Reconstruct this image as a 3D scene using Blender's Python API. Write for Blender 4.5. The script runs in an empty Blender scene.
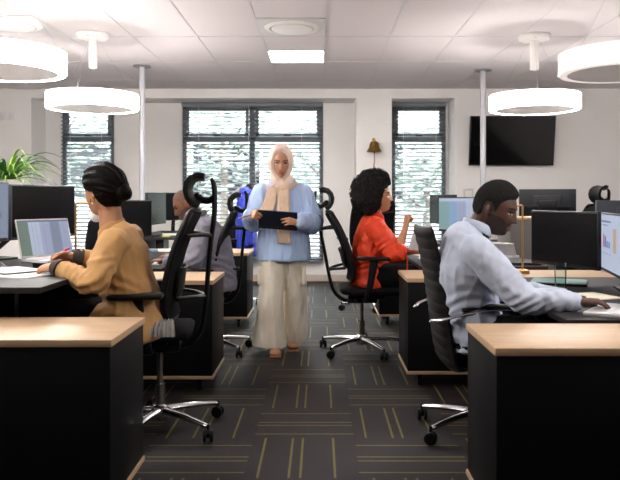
import bpy, bmesh, math, random
import numpy as np
from mathutils import Vector, Matrix, noise

random.seed(7)
SC = bpy.context.scene
COL = SC.collection
PI = math.pi
F, CX, CY, CH = 700.0, 320.0, 198.0, 1.2


def V(*a):
    return Vector(a)


def W(px, py, d):
    return Vector(((px - CX) / F * d, d, CH - (py - CY) / F * d))


# ------------------------------------------------------------------ materials
def lin(c):
    return tuple(((v / 255.0) / 12.92 if v / 255.0 <= 0.04045 else ((v / 255.0 + 0.055) / 1.055) ** 2.4) for v in c)


def mat(name, rgb, rough=0.5, metal=0.0, var=0.06, scale=12.0, bump=0.0, bscale=150.0, spec=0.5,
        stretch=None, sheen=0.0, emit=0.0, coat=0.0):
    m = bpy.data.materials.new(name)
    m.use_nodes = True
    nt = m.node_tree
    b = nt.nodes['Principled BSDF']
    c = lin(rgb)
    tc = nt.nodes.new('ShaderNodeTexCoord')
    mp = nt.nodes.new('ShaderNodeMapping')
    nt.links.new(tc.outputs['Object'], mp.inputs['Vector'])
    if stretch:
        mp.inputs['Scale'].default_value = stretch
    n = nt.nodes.new('ShaderNodeTexNoise')
    n.inputs['Scale'].default_value = scale
    n.inputs['Detail'].default_value = 5
    nt.links.new(mp.outputs['Vector'], n.inputs['Vector'])
    r = nt.nodes.new('ShaderNodeValToRGB')
    r.color_ramp.elements[0].position = 0.3
    r.color_ramp.elements[1].position = 0.7
    r.color_ramp.elements[0].color = tuple(v * (1 - var) for v in c) + (1,)
    r.color_ramp.elements[1].color = tuple(min(1, v * (1 + var)) for v in c) + (1,)
    nt.links.new(n.outputs['Fac'], r.inputs['Fac'])
    nt.links.new(r.outputs['Color'], b.inputs['Base Color'])
    b.inputs['Roughness'].default_value = rough
    b.inputs['Metallic'].default_value = metal
    b.inputs['Specular IOR Level'].default_value = spec
    if sheen:
        b.inputs['Sheen Weight'].default_value = sheen
    if coat:
        b.inputs['Coat Weight'].default_value = coat
    if emit:
        nt.links.new(r.outputs['Color'], b.inputs['Emission Color'])
        b.inputs['Emission Strength'].default_value = emit
    if bump:
        n2 = nt.nodes.new('ShaderNodeTexNoise')
        n2.inputs['Scale'].default_value = bscale
        n2.inputs['Detail'].default_value = 3
        nt.links.new(mp.outputs['Vector'], n2.inputs['Vector'])
        bp = nt.nodes.new('ShaderNodeBump')
        bp.inputs['Strength'].default_value = bump
        bp.inputs['Distance'].default_value = 0.01
        nt.links.new(n2.outputs['Fac'], bp.inputs['Height'])
        nt.links.new(bp.outputs['Normal'], b.inputs['Normal'])
    return m


def wood_mat(name, a, b_, stretch=(1.0, 14.0, 14.0)):
    m = mat(name, a, 0.45, 0, 0.0, 4.0, 0.05, 60, stretch=stretch)
    nt = m.node_tree
    r = [n for n in nt.nodes if n.type == 'VALTORGB'][0]
    r.color_ramp.elements[0].color = lin(a) + (1,)
    r.color_ramp.elements[1].color = lin(b_) + (1,)
    return m


def emis(name, rgb, s):
    m = bpy.data.materials.new(name)
    m.use_nodes = True
    nt = m.node_tree
    b = nt.nodes['Principled BSDF']
    b.inputs['Base Color'].default_value = lin((240, 240, 238) if 'screen' not in name else (14, 14, 16)) + (1,)
    b.inputs['Roughness'].default_value = 0.5
    b.inputs['Emission Color'].default_value = lin(rgb) + (1,)
    b.inputs['Emission Strength'].default_value = s
    return m


def glass_mat(name, tint=(250, 253, 253), ior=1.45):
    m = bpy.data.materials.new(name)
    m.use_nodes = True
    nt = m.node_tree
    nt.nodes.remove(nt.nodes['Principled BSDF'])
    out = nt.nodes['Material Output']
    t = nt.nodes.new('ShaderNodeBsdfTransparent')
    t.inputs['Color'].default_value = lin(tint) + (1,)
    g = nt.nodes.new('ShaderNodeBsdfGlossy')
    g.inputs['Roughness'].default_value = 0.03
    f = nt.nodes.new('ShaderNodeFresnel')
    f.inputs['IOR'].default_value = ior
    mx = nt.nodes.new('ShaderNodeMixShader')
    nt.links.new(f.outputs[0], mx.inputs[0])
    nt.links.new(t.outputs[0], mx.inputs[1])
    nt.links.new(g.outputs[0], mx.inputs[2])
    nt.links.new(mx.outputs[0], out.inputs['Surface'])
    return m


def carpet_mat():
    m = mat('carpet_tiles', (40, 33, 36), 0.6, 0, 0.35, 140, 0.6, 260, spec=0.3)
    nt = m.node_tree
    L = nt.links
    b = nt.nodes['Principled BSDF']
    ramp = [n for n in nt.nodes if n.type == 'VALTORGB'][0]
    tc = [n for n in nt.nodes if n.type == 'TEX_COORD'][0]
    sep = nt.nodes.new('ShaderNodeSeparateXYZ')
    L.new(tc.outputs['Object'], sep.inputs[0])

    def M(op, a, b2=None, c=None):
        n = nt.nodes.new('ShaderNodeMath')
        n.operation = op
        for i, v in enumerate((a, b2, c)):
            if v is None:
                continue
            if isinstance(v, (int, float)):
                n.inputs[i].default_value = v
            else:
                L.new(v, n.inputs[i])
        return n.outputs[0]
    X = M('MULTIPLY', M('ADD', sep.outputs[0], 20.33), 2.0)
    Y = M('MULTIPLY', M('ADD', sep.outputs[1], 20.0), 2.0)
    fx, fy = M('FRACT', X), M('FRACT', Y)
    ix, iy = M('FLOOR', X), M('FLOOR', Y)
    par = M('MODULO', M('ADD', ix, iy), 2.0)      # ix=40 for centre column, iy=46 for d 3..3.5 -> even
    u = M('ADD', M('MULTIPLY', fx, M('SUBTRACT', 1.0, par)), M('MULTIPLY', fy, par))
    tot = None
    for p in (0.12, 0.39, 0.49, 0.79):
        l = M('LESS_THAN', M('ABSOLUTE', M('SUBTRACT', u, p)), 0.011)
        tot = l if tot is None else M('MAXIMUM', tot, l)
    # broken, woven look of the yarn line
    wn = nt.nodes.new('ShaderNodeTexNoise')
    wn.inputs['Scale'].default_value = 90
    L.new(tc.outputs['Object'], wn.inputs['Vector'])
    line = M('MULTIPLY', tot, M('MULTIPLY_ADD', wn.outputs['Fac'], 0.9, 0.25))
    # tile-to-tile tone
    wv = nt.nodes.new('ShaderNodeTexWhiteNoise')
    wv.noise_dimensions = '2D'
    cmb = nt.nodes.new('ShaderNodeCombineXYZ')
    L.new(ix, cmb.inputs[0]); L.new(iy, cmb.inputs[1])
    L.new(cmb.outputs[0], wv.inputs['Vector'])
    tone = M('MULTIPLY_ADD', wv.outputs['Value'], 0.25, 0.87)
    # thin seams
    e = M('MINIMUM', M('MINIMUM', fx, M('SUBTRACT', 1.0, fx)), M('MINIMUM', fy, M('SUBTRACT', 1.0, fy)))
    seam = M('MULTIPLY_ADD', M('LESS_THAN', e, 0.006), -0.35, 1.0)
    sc = nt.nodes.new('ShaderNodeVectorMath'); sc.operation = 'SCALE'
    L.new(ramp.outputs['Color'], sc.inputs[0]); L.new(M('MULTIPLY', tone, seam), sc.inputs['Scale'])
    mx = nt.nodes.new('ShaderNodeMix'); mx.data_type = 'RGBA'
    L.new(line, mx.inputs['Factor'])
    L.new(sc.outputs[0], mx.inputs['A'])
    mx.inputs['B'].default_value = lin((130, 122, 60)) + (1,)
    L.new(mx.outputs['Result'], b.inputs['Base Color'])
    return m


def brick_mat():
    m = mat('pale_brick', (205, 195, 185), 0.9)
    nt = m.node_tree
    br = nt.nodes.new('ShaderNodeTexBrick')
    br.inputs['Scale'].default_value = 1.6
    br.inputs['Color1'].default_value = lin((134, 130, 126)) + (1,)
    br.inputs['Color2'].default_value = lin((120, 116, 113)) + (1,)
    br.inputs['Mortar'].default_value = lin((150, 149, 147)) + (1,)
    tc = [n for n in nt.nodes if n.type == 'TEX_COORD'][0]
    mp = nt.nodes.new('ShaderNodeMapping')
    mp.inputs['Rotation'].default_value = (PI / 2, 0, 0)
    nt.links.new(tc.outputs['Object'], mp.inputs['Vector'])
    nt.links.new(mp.outputs['Vector'], br.inputs['Vector'])
    nt.links.new(br.outputs['Color'], nt.nodes['Principled BSDF'].inputs['Base Color'])
    return m


M = {
    'wall': mat('painted_wall', (238, 235, 233), 0.8, 0, 0.015, 3, 0.04, 90),
    'ceiling': mat('ceiling_tiles', (216, 209, 211), 0.9, 0, 0.03, 60, 0.08, 220),
    'grid': mat('ceiling_bars', (206, 202, 204), 0.5, 0, 0.02),
    'base': mat('skirting', (205, 190, 178), 0.5, 0, 0.03),
    'carpet': carpet_mat(),
    'alu': mat('dark_aluminium', (112, 117, 124), 0.4, 0.3, 0.05),
    'slat': mat('grey_slats', (122, 127, 133), 0.5, 0.0, 0.04),
    'glass': glass_mat('window_glass'),
    'tumbler': glass_mat('tumbler_glass', (246, 250, 250), 1.16),
    'black': mat('black_laminate', (10, 11, 14), 0.55, 0, 0.12, 8, spec=0.2),
    'desk': mat('charcoal_laminate', (36, 35, 37), 0.5, 0, 0.08, 30, spec=0.25),
    'wood': wood_mat('oak_laminate', (206, 176, 142), (190, 156, 120)),
    'plastic': mat('black_plastic', (14, 14, 16), 0.45, 0, 0.1, spec=0.25),
    'mesh': mat('black_mesh_fabric', (14, 14, 15), 0.8, 0, 0.3, 300, 0.4, 500, spec=0.15),
    'fabric': mat('black_seat_fabric', (16, 16, 18), 0.9, 0, 0.25, 200, 0.3, 400, spec=0.15),
    'leather': mat('black_leather', (18, 17, 18), 0.42, 0, 0.12, 30, 0.15, 180, spec=0.3),
    'chrome': mat('polished_aluminium', (205, 205, 208), 0.18, 1.0, 0.04),
    'wheel': mat('caster_rubber', (14, 14, 16), 0.4, 0, 0.1, spec=0.3),
    'greyframe': mat('grey_plastic', (120, 122, 126), 0.4, 0.2, 0.06),
    'screen_off': mat('dark_glass_screen', (10, 11, 14), 0.25, 0, 0.1, spec=0.25),
    'tvscreen': mat('television_glass', (9, 9, 11), 0.08, 0, 0.1),
    'casing': mat('monitor_casing', (22, 24, 29), 0.45, 0, 0.08, spec=0.3),
    'casing_grey': mat('grey_monitor_casing', (74, 80, 92), 0.42, 0.1, 0.06),
    'silver': mat('silver_casing', (205, 205, 208), 0.32, 0.35, 0.04),
    'keys': mat('pale_keys', (225, 225, 226), 0.5, 0, 0.04),
    'brass': mat('brushed_brass', (190, 152, 98), 0.3, 0.9, 0.08, 40),
    'oldbrass': mat('aged_brass', (138, 106, 52), 0.34, 0.9, 0.2, 30),
    'rope': mat('bell_rope', (168, 128, 92), 0.9, 0, 0.2, 80, 0.4, 200),
    'white': mat('white_plastic', (232, 230, 228), 0.45, 0, 0.02),
    'pole': mat('painted_pole', (172, 172, 178), 0.4, 0.1, 0.03),
    'flange': mat('pole_flange', (128, 128, 134), 0.4, 0.3, 0.04),
    'wire': mat('steel_wire', (185, 184, 184), 0.4, 0.6, 0.05),
    'ring': emis('lamp_diffuser', (255, 249, 244), 15.5),
    'ringdim': emis('lamp_diffuser_dim', (255, 246, 238), 0.20),
    'ringtop': emis('lamp_top_diffuser', (255, 249, 244), 2.6),
    'panel': emis('panel_diffuser', (255, 252, 246), 16.0),
    'paper': mat('white_paper', (236, 236, 234), 0.8, 0, 0.02),
    'cream': mat('cream_paper', (232, 224, 204), 0.8, 0, 0.03),
    'teal': mat('teal_folder', (150, 182, 176), 0.55, 0, 0.04),
    'bluebook': mat('blue_cover', (52, 118, 160), 0.5, 0, 0.06),
    'yellow': mat('yellow_note', (214, 214, 90), 0.7, 0, 0.05),
    'pink': mat('raspberry_pen', (206, 24, 96), 0.35, 0, 0.05),
    'brownpen': mat('tan_pen', (150, 112, 74), 0.4, 0.2, 0.08),
    'navy': mat('navy_cover', (22, 30, 48), 0.42, 0, 0.1),
    'greyscreen': mat('grey_divider', (148, 146, 146), 0.8, 0, 0.06, 120, 0.2, 300),
    'greycab': mat('grey_laminate', (112, 108, 106), 0.5, 0, 0.04),
    'leaf': mat('spider_leaf', (118, 160, 52), 0.45, 0, 0.35, 9),
    'leafdark': mat('deep_leaf', (62, 110, 44), 0.45, 0, 0.3, 9),
    'pot': mat('pot_glaze', (200, 196, 190), 0.4, 0, 0.05),
    'soil': mat('soil', (50, 38, 30), 0.95, 0, 0.3, 60, 0.5),
    'bluejacket': mat('royal_blue_cloth', (18, 48, 176), 0.7, 0, 0.15, 30, 0.2, 120, sheen=0.2),
    # people
    'camel': mat('camel_suiting', (196, 150, 94), 0.8, 0, 0.06, 14, 0.12, 500, sheen=0.15),
    'cuff': mat('dark_knit_cuff', (66, 56, 52), 0.9, 0, 0.3, 160, 0.4, 300),
    'orange': mat('orange_blouse', (226, 64, 22), 0.65, 0, 0.08, 12, 0.08, 300),
    'blacktrouser': mat('black_trouser_cloth', (16, 16, 19), 0.9, 0, 0.15, 40, 0.1, 300, spec=0.15),
    'paleblue': mat('pale_blue_shirting', (200, 209, 228), 0.75, 0, 0.03, 20, 0.06, 500),
    'blueshirt': mat('sky_blue_shirting', (180, 203, 240), 0.75, 0, 0.05, 30, 0.06, 500, stretch=(6, 6, 0.6)),
    'greyshirt': mat('grey_shirting', (126, 124, 138), 0.75, 0, 0.08, 40, 0.06, 500),
    'hijab': mat('blush_hijab', (232, 210, 196), 0.8, 0, 0.04, 20, 0.1, 300),
    'scarf': mat('sand_scarf', (216, 188, 164), 0.85, 0, 0.08, 30, 0.2, 300),
    'creamtrouser': mat('cream_trouser_cloth', (240, 230, 212), 0.78, 0, 0.05, 12, 0.08, 300),
    'sandal': mat('tan_sandal', (150, 100, 66), 0.5, 0, 0.08),
    'shoe': mat('black_shoe', (24, 22, 22), 0.35, 0, 0.1),
    'hairblack': mat('black_hair', (9, 6, 5), 0.55, 0, 0.4, 60, 0.3, 140, stretch=(1, 1, 3), spec=0.08),
    'hairafro': mat('black_curls', (14, 10, 10), 0.9, 0, 0.5, 80, 0.8, 120),
    'hairshort': mat('cropped_hair', (16, 13, 12), 0.95, 0, 0.4, 200, 0.7, 260),
    'gold': mat('gold_earring', (214, 170, 90), 0.25, 1.0, 0.05),
    'skirtgrey': mat('silver_pleated_cloth', (196, 192, 190), 0.6, 0, 0.05, 20),
    'scr_light': emis('screen_white', (200, 212, 236), 0.21),
    'scr_title': emis('screen_title', (120, 130, 150), 0.21),
    'scr_red': emis('screen_red', (206, 70, 110), 0.21),
    'scr_purple': emis('screen_violet', (96, 60, 150), 0.21),
    'scr_blue': emis('screen_blue', (80, 120, 190), 0.21),
    'scr_tan': emis('screen_tan', (206, 176, 150), 0.21),
    'scr_green': emis('screen_green', (122, 142, 128), 0.21),
    'scr_slate': emis('screen_slate', (142, 154, 178), 0.21),
    'scr_lilac': emis('screen_lilac', (176, 184, 214), 0.21),
    'scr_mint': emis('screen_mint', (146, 184, 184), 0.21),
    'scr_sky': emis('screen_sky', (150, 186, 226), 0.21),
    'brick': brick_mat(),
    'bark': mat('bark', (92, 80, 68), 0.9, 0, 0.2, 30, 0.5),
    'treeleaf': mat('outdoor_leaf', (122, 134, 122), 0.6, 0, 0.3, 3),
    'paving': mat('outdoor_paving', (120, 120, 118), 0.9, 0, 0.08, 3),
    'roomback': mat('painted_wall_rear', (120, 116, 114), 0.85, 0, 0.02, 3),
}


def skin_mats(tag, rgb, lip, brow=(30, 22, 20), beard=None):
    r, g, b = rgb
    L = [mat('skin_' + tag, rgb, 0.5, 0, 0.06, 26, 0.05, 300, spec=0.4),
         mat('lips_' + tag, lip, 0.42, 0, 0.05),
         mat('eye_white_' + tag, (196, 186, 176), 0.3, 0, 0.02),
         mat('iris_' + tag, (28, 18, 14), 0.2, 0, 0.05),
         mat('brow_' + tag, brow, 0.8, 0, 0.2, 120),
         mat('beard_' + tag, beard or rgb, 0.8, 0, 0.3, 240)]
    return L


# ------------------------------------------------------------------ object helpers
def tag(o, label=None, cat=None, group=None, kind=None):
    if label: o['label'] = label
    if cat: o['category'] = cat
    if group: o['group'] = group
    if kind: o['kind'] = kind
    return o


def empty(name, loc=(0, 0, 0), rz=0.0, label=None, cat=None, group=None, kind=None, parent=None):
    o = bpy.data.objects.new(name, None)
    o.empty_display_size = 0.1
    COL.objects.link(o)
    o.location = loc
    o.rotation_euler = (0, 0, rz)
    if parent: o.parent = parent
    return tag(o, label, cat, group, kind)


def build(name, bm, mats, parent=None, smooth=True, angle=35, label=None, cat=None, group=None, kind=None, loc=None):
    me = bpy.data.meshes.new(name)
    bmesh.ops.recalc_face_normals(bm, faces=bm.faces)
    bm.to_mesh(me)
    bm.free()
    for m in (mats if isinstance(mats, (list, tuple)) else [mats]):
        me.materials.append(m)
    if smooth:
        me.shade_smooth()
        if angle: me.set_sharp_from_angle(angle=math.radians(angle))
    o = bpy.data.objects.new(name, me)
    COL.objects.link(o)
    if parent: o.parent = parent
    if loc is not None: o.location = loc
    return tag(o, label, cat, group, kind)


def copy_tree(o, parent=None):
    c = o.copy()
    COL.objects.link(c)
    if parent: c.parent = parent
    for ch in list(o.children):
        copy_tree(ch, c)
    return c


def BM():
    return bmesh.new()


def bx(bm, x0, x1, y0, y1, z0, z1, bev=0.0, mi=0, mtx=None, seg=2):
    r = bmesh.ops.create_cube(bm, size=1.0)
    vs = r['verts']
    for v in vs:
        v.co = Vector((x0 + (v.co.x + .5) * (x1 - x0), y0 + (v.co.y + .5) * (y1 - y0), z0 + (v.co.z + .5) * (z1 - z0)))
    fs = list({f for v in vs for f in v.link_faces})
    if bev > 0:
        es = list({e for v in vs for e in v.link_edges})
        rr = bmesh.ops.bevel(bm, geom=es, offset=bev, segments=seg, affect='EDGES', profile=0.5, clamp_overlap=True)
        fs = list(set(rr['faces']) | {f for v in rr['verts'] for f in v.link_faces})
        vs = list({v for f in fs for v in f.verts})
    for f in fs: f.material_index = mi
    if mtx is not None:
        for v in vs: v.co = mtx @ v.co
    return vs


def box(name, dims, m, parent=None, bev=0.004, **k):
    bm = BM()
    bx(bm, *dims, bev=bev)
    return build(name, bm, m, parent, **k)


def loft(bm, secs, seg=14, mi=0, cap=True):
    rings = []
    for c, A, B in secs:
        rings.append([bm.verts.new(c + A * math.cos(2 * PI * i / seg) + B * math.sin(2 * PI * i / seg)) for i in range(seg)])
    for a, b in zip(rings[:-1], rings[1:]):
        for i in range(seg):
            f = bm.faces.new((a[i], a[(i + 1) % seg], b[(i + 1) % seg], b[i]))
            f.material_index = mi
    if cap:
        for ring, s, flip in ((rings[0], secs[0], True), (rings[-1], secs[-1], False)):
            c = bm.verts.new(s[0])
            for i in range(seg):
                t = (ring[(i + 1) % seg], ring[i], c) if flip else (ring[i], ring[(i + 1) % seg], c)
                f = bm.faces.new(t)
                f.material_index = mi
    return rings


def cr(p0, p1, p2, p3, t):
    return 0.5 * ((2 * p1) + (-p0 + p2) * t + (2 * p0 - 5 * p1 + 4 * p2 - p3) * t * t + (-p0 + 3 * p1 - 3 * p2 + p3) * t ** 3)


def chain(bm, pts, radii, seg=12, ref=None, sub=4, dome=0.6, mi=0, curve=True):
    """swept tube through pts; radii float or (a,b), a along ref"""
    pts = [Vector(p) for p in pts]
    R = [(r, r) if isinstance(r, (int, float)) else tuple(r) for r in (radii if isinstance(radii, (list, tuple)) and len(radii) == len(pts) and not (len(pts) == 2 and isinstance(radii, tuple)) else [radii] * len(pts))]
    P, Q = [], []
    n = len(pts)
    for i in range(n - 1):
        k0, k3 = max(i - 1, 0), min(i + 2, n - 1)
        for s in range(sub):
            t = s / sub
            if curve:
                P.append(cr(pts[k0], pts[i], pts[i + 1], pts[k3], t))
            else:
                P.append(pts[i].lerp(pts[i + 1], t))
            w = t * t * (3 - 2 * t) if curve else t
            Q.append((R[i][0] * (1 - w) + R[i + 1][0] * w, R[i][1] * (1 - w) + R[i + 1][1] * w))
    P.append(pts[-1]); Q.append(R[-1])
    secs = []
    A = None
    m = len(P)
    for i in range(m):
        t = (P[min(i + 1, m - 1)] - P[max(i - 1, 0)])
        if t.length < 1e-9: t = Vector((0, 0, 1))
        t.normalize()
        if ref is not None:
            A = Vector(ref)
        elif A is None:
            A = Vector((0, 0, 1)) if abs(t.z) < 0.9 else Vector((1, 0, 0))
        A = A - t * A.dot(t)
        if A.length < 1e-6:
            A = t.orthogonal()
        A.normalize()
        B = t.cross(A)
        secs.append((P[i], A * Q[i][0], B * Q[i][1], t))
    out = []
    if dome:
        c, a, b, t = secs[0]
        h = min(a.length, b.length) * dome
        for k in (80, 50, 25):
            s = math.cos(math.radians(k)); out.append((c - t * h * math.sin(math.radians(k)), a * s, b * s))
    out += [(c, a, b) for c, a, b, t in secs]
    if dome:
        c, a, b, t = secs[-1]
        h = min(a.length, b.length) * dome
        for k in (25, 50, 80):
            s = math.cos(math.radians(k)); out.append((c + t * h * math.sin(math.radians(k)), a * s, b * s))
    loft(bm, out, seg, mi)


def lathe(bm, prof, seg=32, c=(0, 0, 0), mi=0, mtx=None):
    c = Vector(c)
    rings = []
    for r, z in prof:
        if r < 1e-6:
            rings.append([bm.verts.new(c + Vector((0, 0, z)))])
        else:
            rings.append([bm.verts.new(c + Vector((r * math.cos(2 * PI * i / seg), r * math.sin(2 * PI * i / seg), z))) for i in range(seg)])
    for a, b in zip(rings[:-1], rings[1:]):
        for i in range(seg):
            j = (i + 1) % seg
            if len(a) == 1 and len(b) == 1: continue
            if len(a) == 1: f = bm.faces.new((a[0], b[j], b[i]))
            elif len(b) == 1: f = bm.faces.new((a[i], a[j], b[0]))
            else: f = bm.faces.new((a[i], a[j], b[j], b[i]))
            f.material_index = mi
    if mtx is not None:
        for r in rings:
            for v in r: v.co = mtx @ v.co


def ellipsoid(bm, c, r, seg=20, mtx=None, mi=0):
    c = Vector(c)
    rr = bmesh.ops.create_uvsphere(bm, u_segments=seg, v_segments=max(8, seg * 2 // 3), radius=1.0)
    for v in rr['verts']:
        p = Vector((v.co.x * r[0], v.co.y * r[1], v.co.z * r[2]))
        if mtx is not None: p = mtx @ p
        v.co = p + c
    for f in {f for v in rr['verts'] for f in v.link_faces}: f.material_index = mi


# ------------------------------------------------------------------ setting
def structure(name, bm, m, smooth=False, parent=None):
    return build(name, bm, m, parent, smooth=smooth, kind='structure')


YB, YR, ZC = 9.6, 10.1, 2.7
XL, XR, YN = -4.7, 4.7, -3.2
bm = BM(); bx(bm, XL - .1, XR + .1, YN - .1, YR + .1, -.1, 0); structure('floor', bm, M['carpet'])
bm = BM(); bx(bm, XL - .1, XR + .1, YN - .1, YR + .2, ZC, ZC + .12); structure('ceiling', bm, M['ceiling'])
bm = BM()
x = -.545 - .6 * 7
while x < XR:
    if x > XL: bx(bm, x - .011, x + .011, YN, YB, ZC - .004, ZC + .002)
    x += .6
y = 6.5 - 1.2 * 8
while y < YB:
    if y > YN: bx(bm, XL, XR, y - .009, y + .009, ZC - .0035, ZC + .002)
    y += 1.2
structure('trim_1', bm, M['grid'])
bm = BM(); bx(bm, XL - .1, XL, YN, YR, 0, ZC); structure('wall_left', bm, M['wall'])
bm = BM(); bx(bm, XR, XR + .1, YN, YR, 0, ZC); structure('wall_right', bm, M['wall'])
bm = BM(); bx(bm, XL - .1, XR + .1, YN - .1, YN, 0, ZC); structure('wall_rear', bm, M['roomback'])

HZ = 2.571
windows = [(-3.72, -2.97, None), (-1.985, .045, -.98), (1.035, 1.815, None)]
WB, WT = .30, HZ
RX0, RX1, RX2, RX3 = -3.96, .494, .985, 1.85
bm = BM()
bx(bm, XL, RX0, YB, YR + .1, 0, ZC)
bx(bm, RX1, RX2, YB, YR + .1, 0, ZC)
bx(bm, RX3, XR, YB, YR + .1, 0, ZC)
bx(bm, RX0, RX1, YB, YR + .1, HZ, ZC)
bx(bm, RX2, RX3, YB, YR + .1, HZ, ZC)
cur = RX0
for (a, b, mu) in windows[:2]:
    bx(bm, cur, a, YR, YR + .1, 0, HZ); cur = b
    bx(bm, a, b, YR, YR + .1, 0, WB)
bx(bm, cur, RX1, YR, YR + .1, 0, HZ)
a, b, mu = windows[2]
bx(bm, RX2, a, YR, YR + .1, 0, HZ); bx(bm, b, RX3, YR, YR + .1, 0, HZ); bx(bm, a, b, YR, YR + .1, 0, WB)
structure('wall_back', bm, M['wall'])
bm = BM()
for a, b, y in ((XL, RX0, YB), (RX1, RX2, YB), (RX3, XR, YB), (RX0, RX1, YR), (RX2, RX3, YR)):
    bx(bm, a, b, y - .018, y, 0, .095, .004)
structure('baseboard_back', bm, M['base'])

SLAT_LAB = ['grey slatted blind over the window nearest the spider plant',
            'wide grey slatted blind over the big window behind the walking woman in a headscarf',
            'grey slatted blind over the tall window between the brass bell and the television']
for i, (a, b, mu) in enumerate(windows):
    w = empty('window_%d' % (i + 1), ((a + b) / 2, YR + .05, WB), kind='structure')
    cx = (a + b) / 2
    hw = (b - a) / 2
    H = WT - WB
    tz = 2.045 - WB
    bm = BM()
    fr = .055
    bx(bm, -hw, -hw + fr, -.035, .035, 0, H, .004); bx(bm, hw - fr, hw, -.035, .035, 0, H, .004)
    bx(bm, -hw, hw, -.035, .035, 0, fr, .004); bx(bm, -hw, hw, -.035, .035, H - fr - .03, H, .004)
    bx(bm, -hw, hw, -.035, .035, tz - .035, tz + .035, .004)
    if mu is not None: bx(bm, mu - cx - .04, mu - cx + .04, -.035, .035, 0, H, .004)
    build('window_frame', bm, M['alu'], w, kind='structure')
    # top-hung sashes
    spans = [(-hw, hw)] if mu is None else [(-hw, mu - cx), (mu - cx, hw)]
    for (s0, s1) in spans:
        bm = BM()
        s0 += .045; s1 -= .045
        z0, z1 = tz + .035, H - fr - .01
        bx(bm, s0, s0 + .05, -.05, -.01, z0, z1, .004); bx(bm, s1 - .05, s1, -.05, -.01, z0, z1, .004)
        bx(bm, s0, s1, -.05, -.01, z0, z0 + .05, .004); bx(bm, s0, s1, -.05, -.01, z1 - .05, z1, .004)
        s = build('window_sash', bm, M['alu'], w, kind='structure')
        box('window_handle', ((s0 + s1) / 2 - .05, (s0 + s1) / 2 + .05, -.075, -.05, z0 + .012, z0 + .035), M['plastic'], s, kind='structure')
        box('window_pane', (s0 + .02, s1 - .02, -.004, .0, z0 + .02, z1 - .02), M['glass'], w, bev=0, smooth=False, kind='structure')
        box('window_pane', (s0 + .0, s1 - .0, .002, .008, .03, tz - .03), M['glass'], w, bev=0, smooth=False, kind='structure')
    # blind
    bl = empty('window_blind', (cx, YR - .075, 0), label=SLAT_LAB[i], cat='blind')
    box('headrail', (-hw + .005, hw - .005, -.03, .03, WT - .06, WT - .005), M['slat'], bl)
    bm = BM()
    z = WT - .10
    ang = math.radians(24)
    while z > WB + .02:
        t = Matrix.Translation((0, 0, z)) @ Matrix.Rotation(ang, 4, 'X')
        bx(bm, -hw + .012, hw - .012, -.025, .025, -.0012, .0012, 0, 0, t)
        z -= .056
    build('slats', bm, M['slat'], bl, smooth=False)
    box('bottom_rail', (-hw + .012, hw - .012, -.024, .024, WB - .01, WB + .012), M['slat'], bl)
    for k in ((-.75, -.05, .7) if mu is not None else (-.6, .6)):
        bm = BM(); bx(bm, k * hw - .002, k * hw + .002, -.027, -.024, WB, WT - .06)
        build('ladder_cord', bm, M['white'], bl, smooth=False)

# outdoors seen through the glass
bm = BM(); bx(bm, -25, 25, YR + .3, 40, -.6, -.5); structure('ground_outside', bm, M['paving'])
bld = empty('building', (2, 21, -.5), label='pale brick building outside beyond the windows', cat='building')
box('wall', (-16, 16, 0, 6, 0, 7.5), M['brick'], bld, bev=0, smooth=False)
for k in range(7):
    f = box('window', (-14.5 + 4.3 * k, -12.3 + 4.3 * k, -.06, .05, 1.6, 3.4), M['white'], bld)
    box('pane', (-14.4 + 4.3 * k, -12.4 + 4.3 * k, -.08, -.05, 1.7, 3.3), M['screen_off'], f, bev=0, smooth=False)


def outdoor_tree(x, y, h, r, label):
    t = empty('tree', (x, y, -.5), label=label, cat='tree', group='trees outside the windows')
    bm = BM()
    chain(bm, [(0, 0, 0), (.05, 0, h * .4), (0, .05, h * .75)], [.12, .09, .04], 8)
    for k in range(7):
        a = k * 2.4
        chain(bm, [(0, 0, h * (.35 + .05 * k)), (math.cos(a) * r * .6, math.sin(a) * r * .6, h * (.5 + .06 * k))], [.04, .015], 6)
    build('trunk', bm, M['bark'], t)
    bm = BM()
    rnd = random.Random(x * 13 + y)
    for k in range(900):
        u = Vector((rnd.gauss(0, 1), rnd.gauss(0, 1), rnd.gauss(0, 1))).normalized() * (rnd.random() ** .4)
        p = Vector((u.x * r, u.y * r, h * .66 + u.z * h * .36))
        s = rnd.uniform(.07, .15)
        q = Matrix.Translation(p) @ Matrix.Rotation(rnd.random() * 6.3, 4, 'Z') @ Matrix.Rotation(rnd.random() * 3, 4, 'X')
        vs = [bm.verts.new(q @ Vector(c)) for c in ((-s, 0, 0), (0, -s * .45, .02), (s, 0, 0), (0, s * .45, .02))]
        bm.faces.new(vs)
    build('foliage', bm, M['treeleaf'], t, smooth=False)


outdoor_tree(-5.6, 14.6, 4.2, 1.3, 'leafy tree outside the window nearest the spider plant')
outdoor_tree(-2.3, 16.5, 4.6, 1.5, 'leafy tree outside the big window beside the walking woman')
outdoor_tree(.2, 14.8, 3.6, 1.2, 'leafy tree outside the big window on the brass bell side')
outdoor_tree(2.4, 16.0, 3.4, 1.1, 'leafy tree outside the window beside the television')

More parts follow.
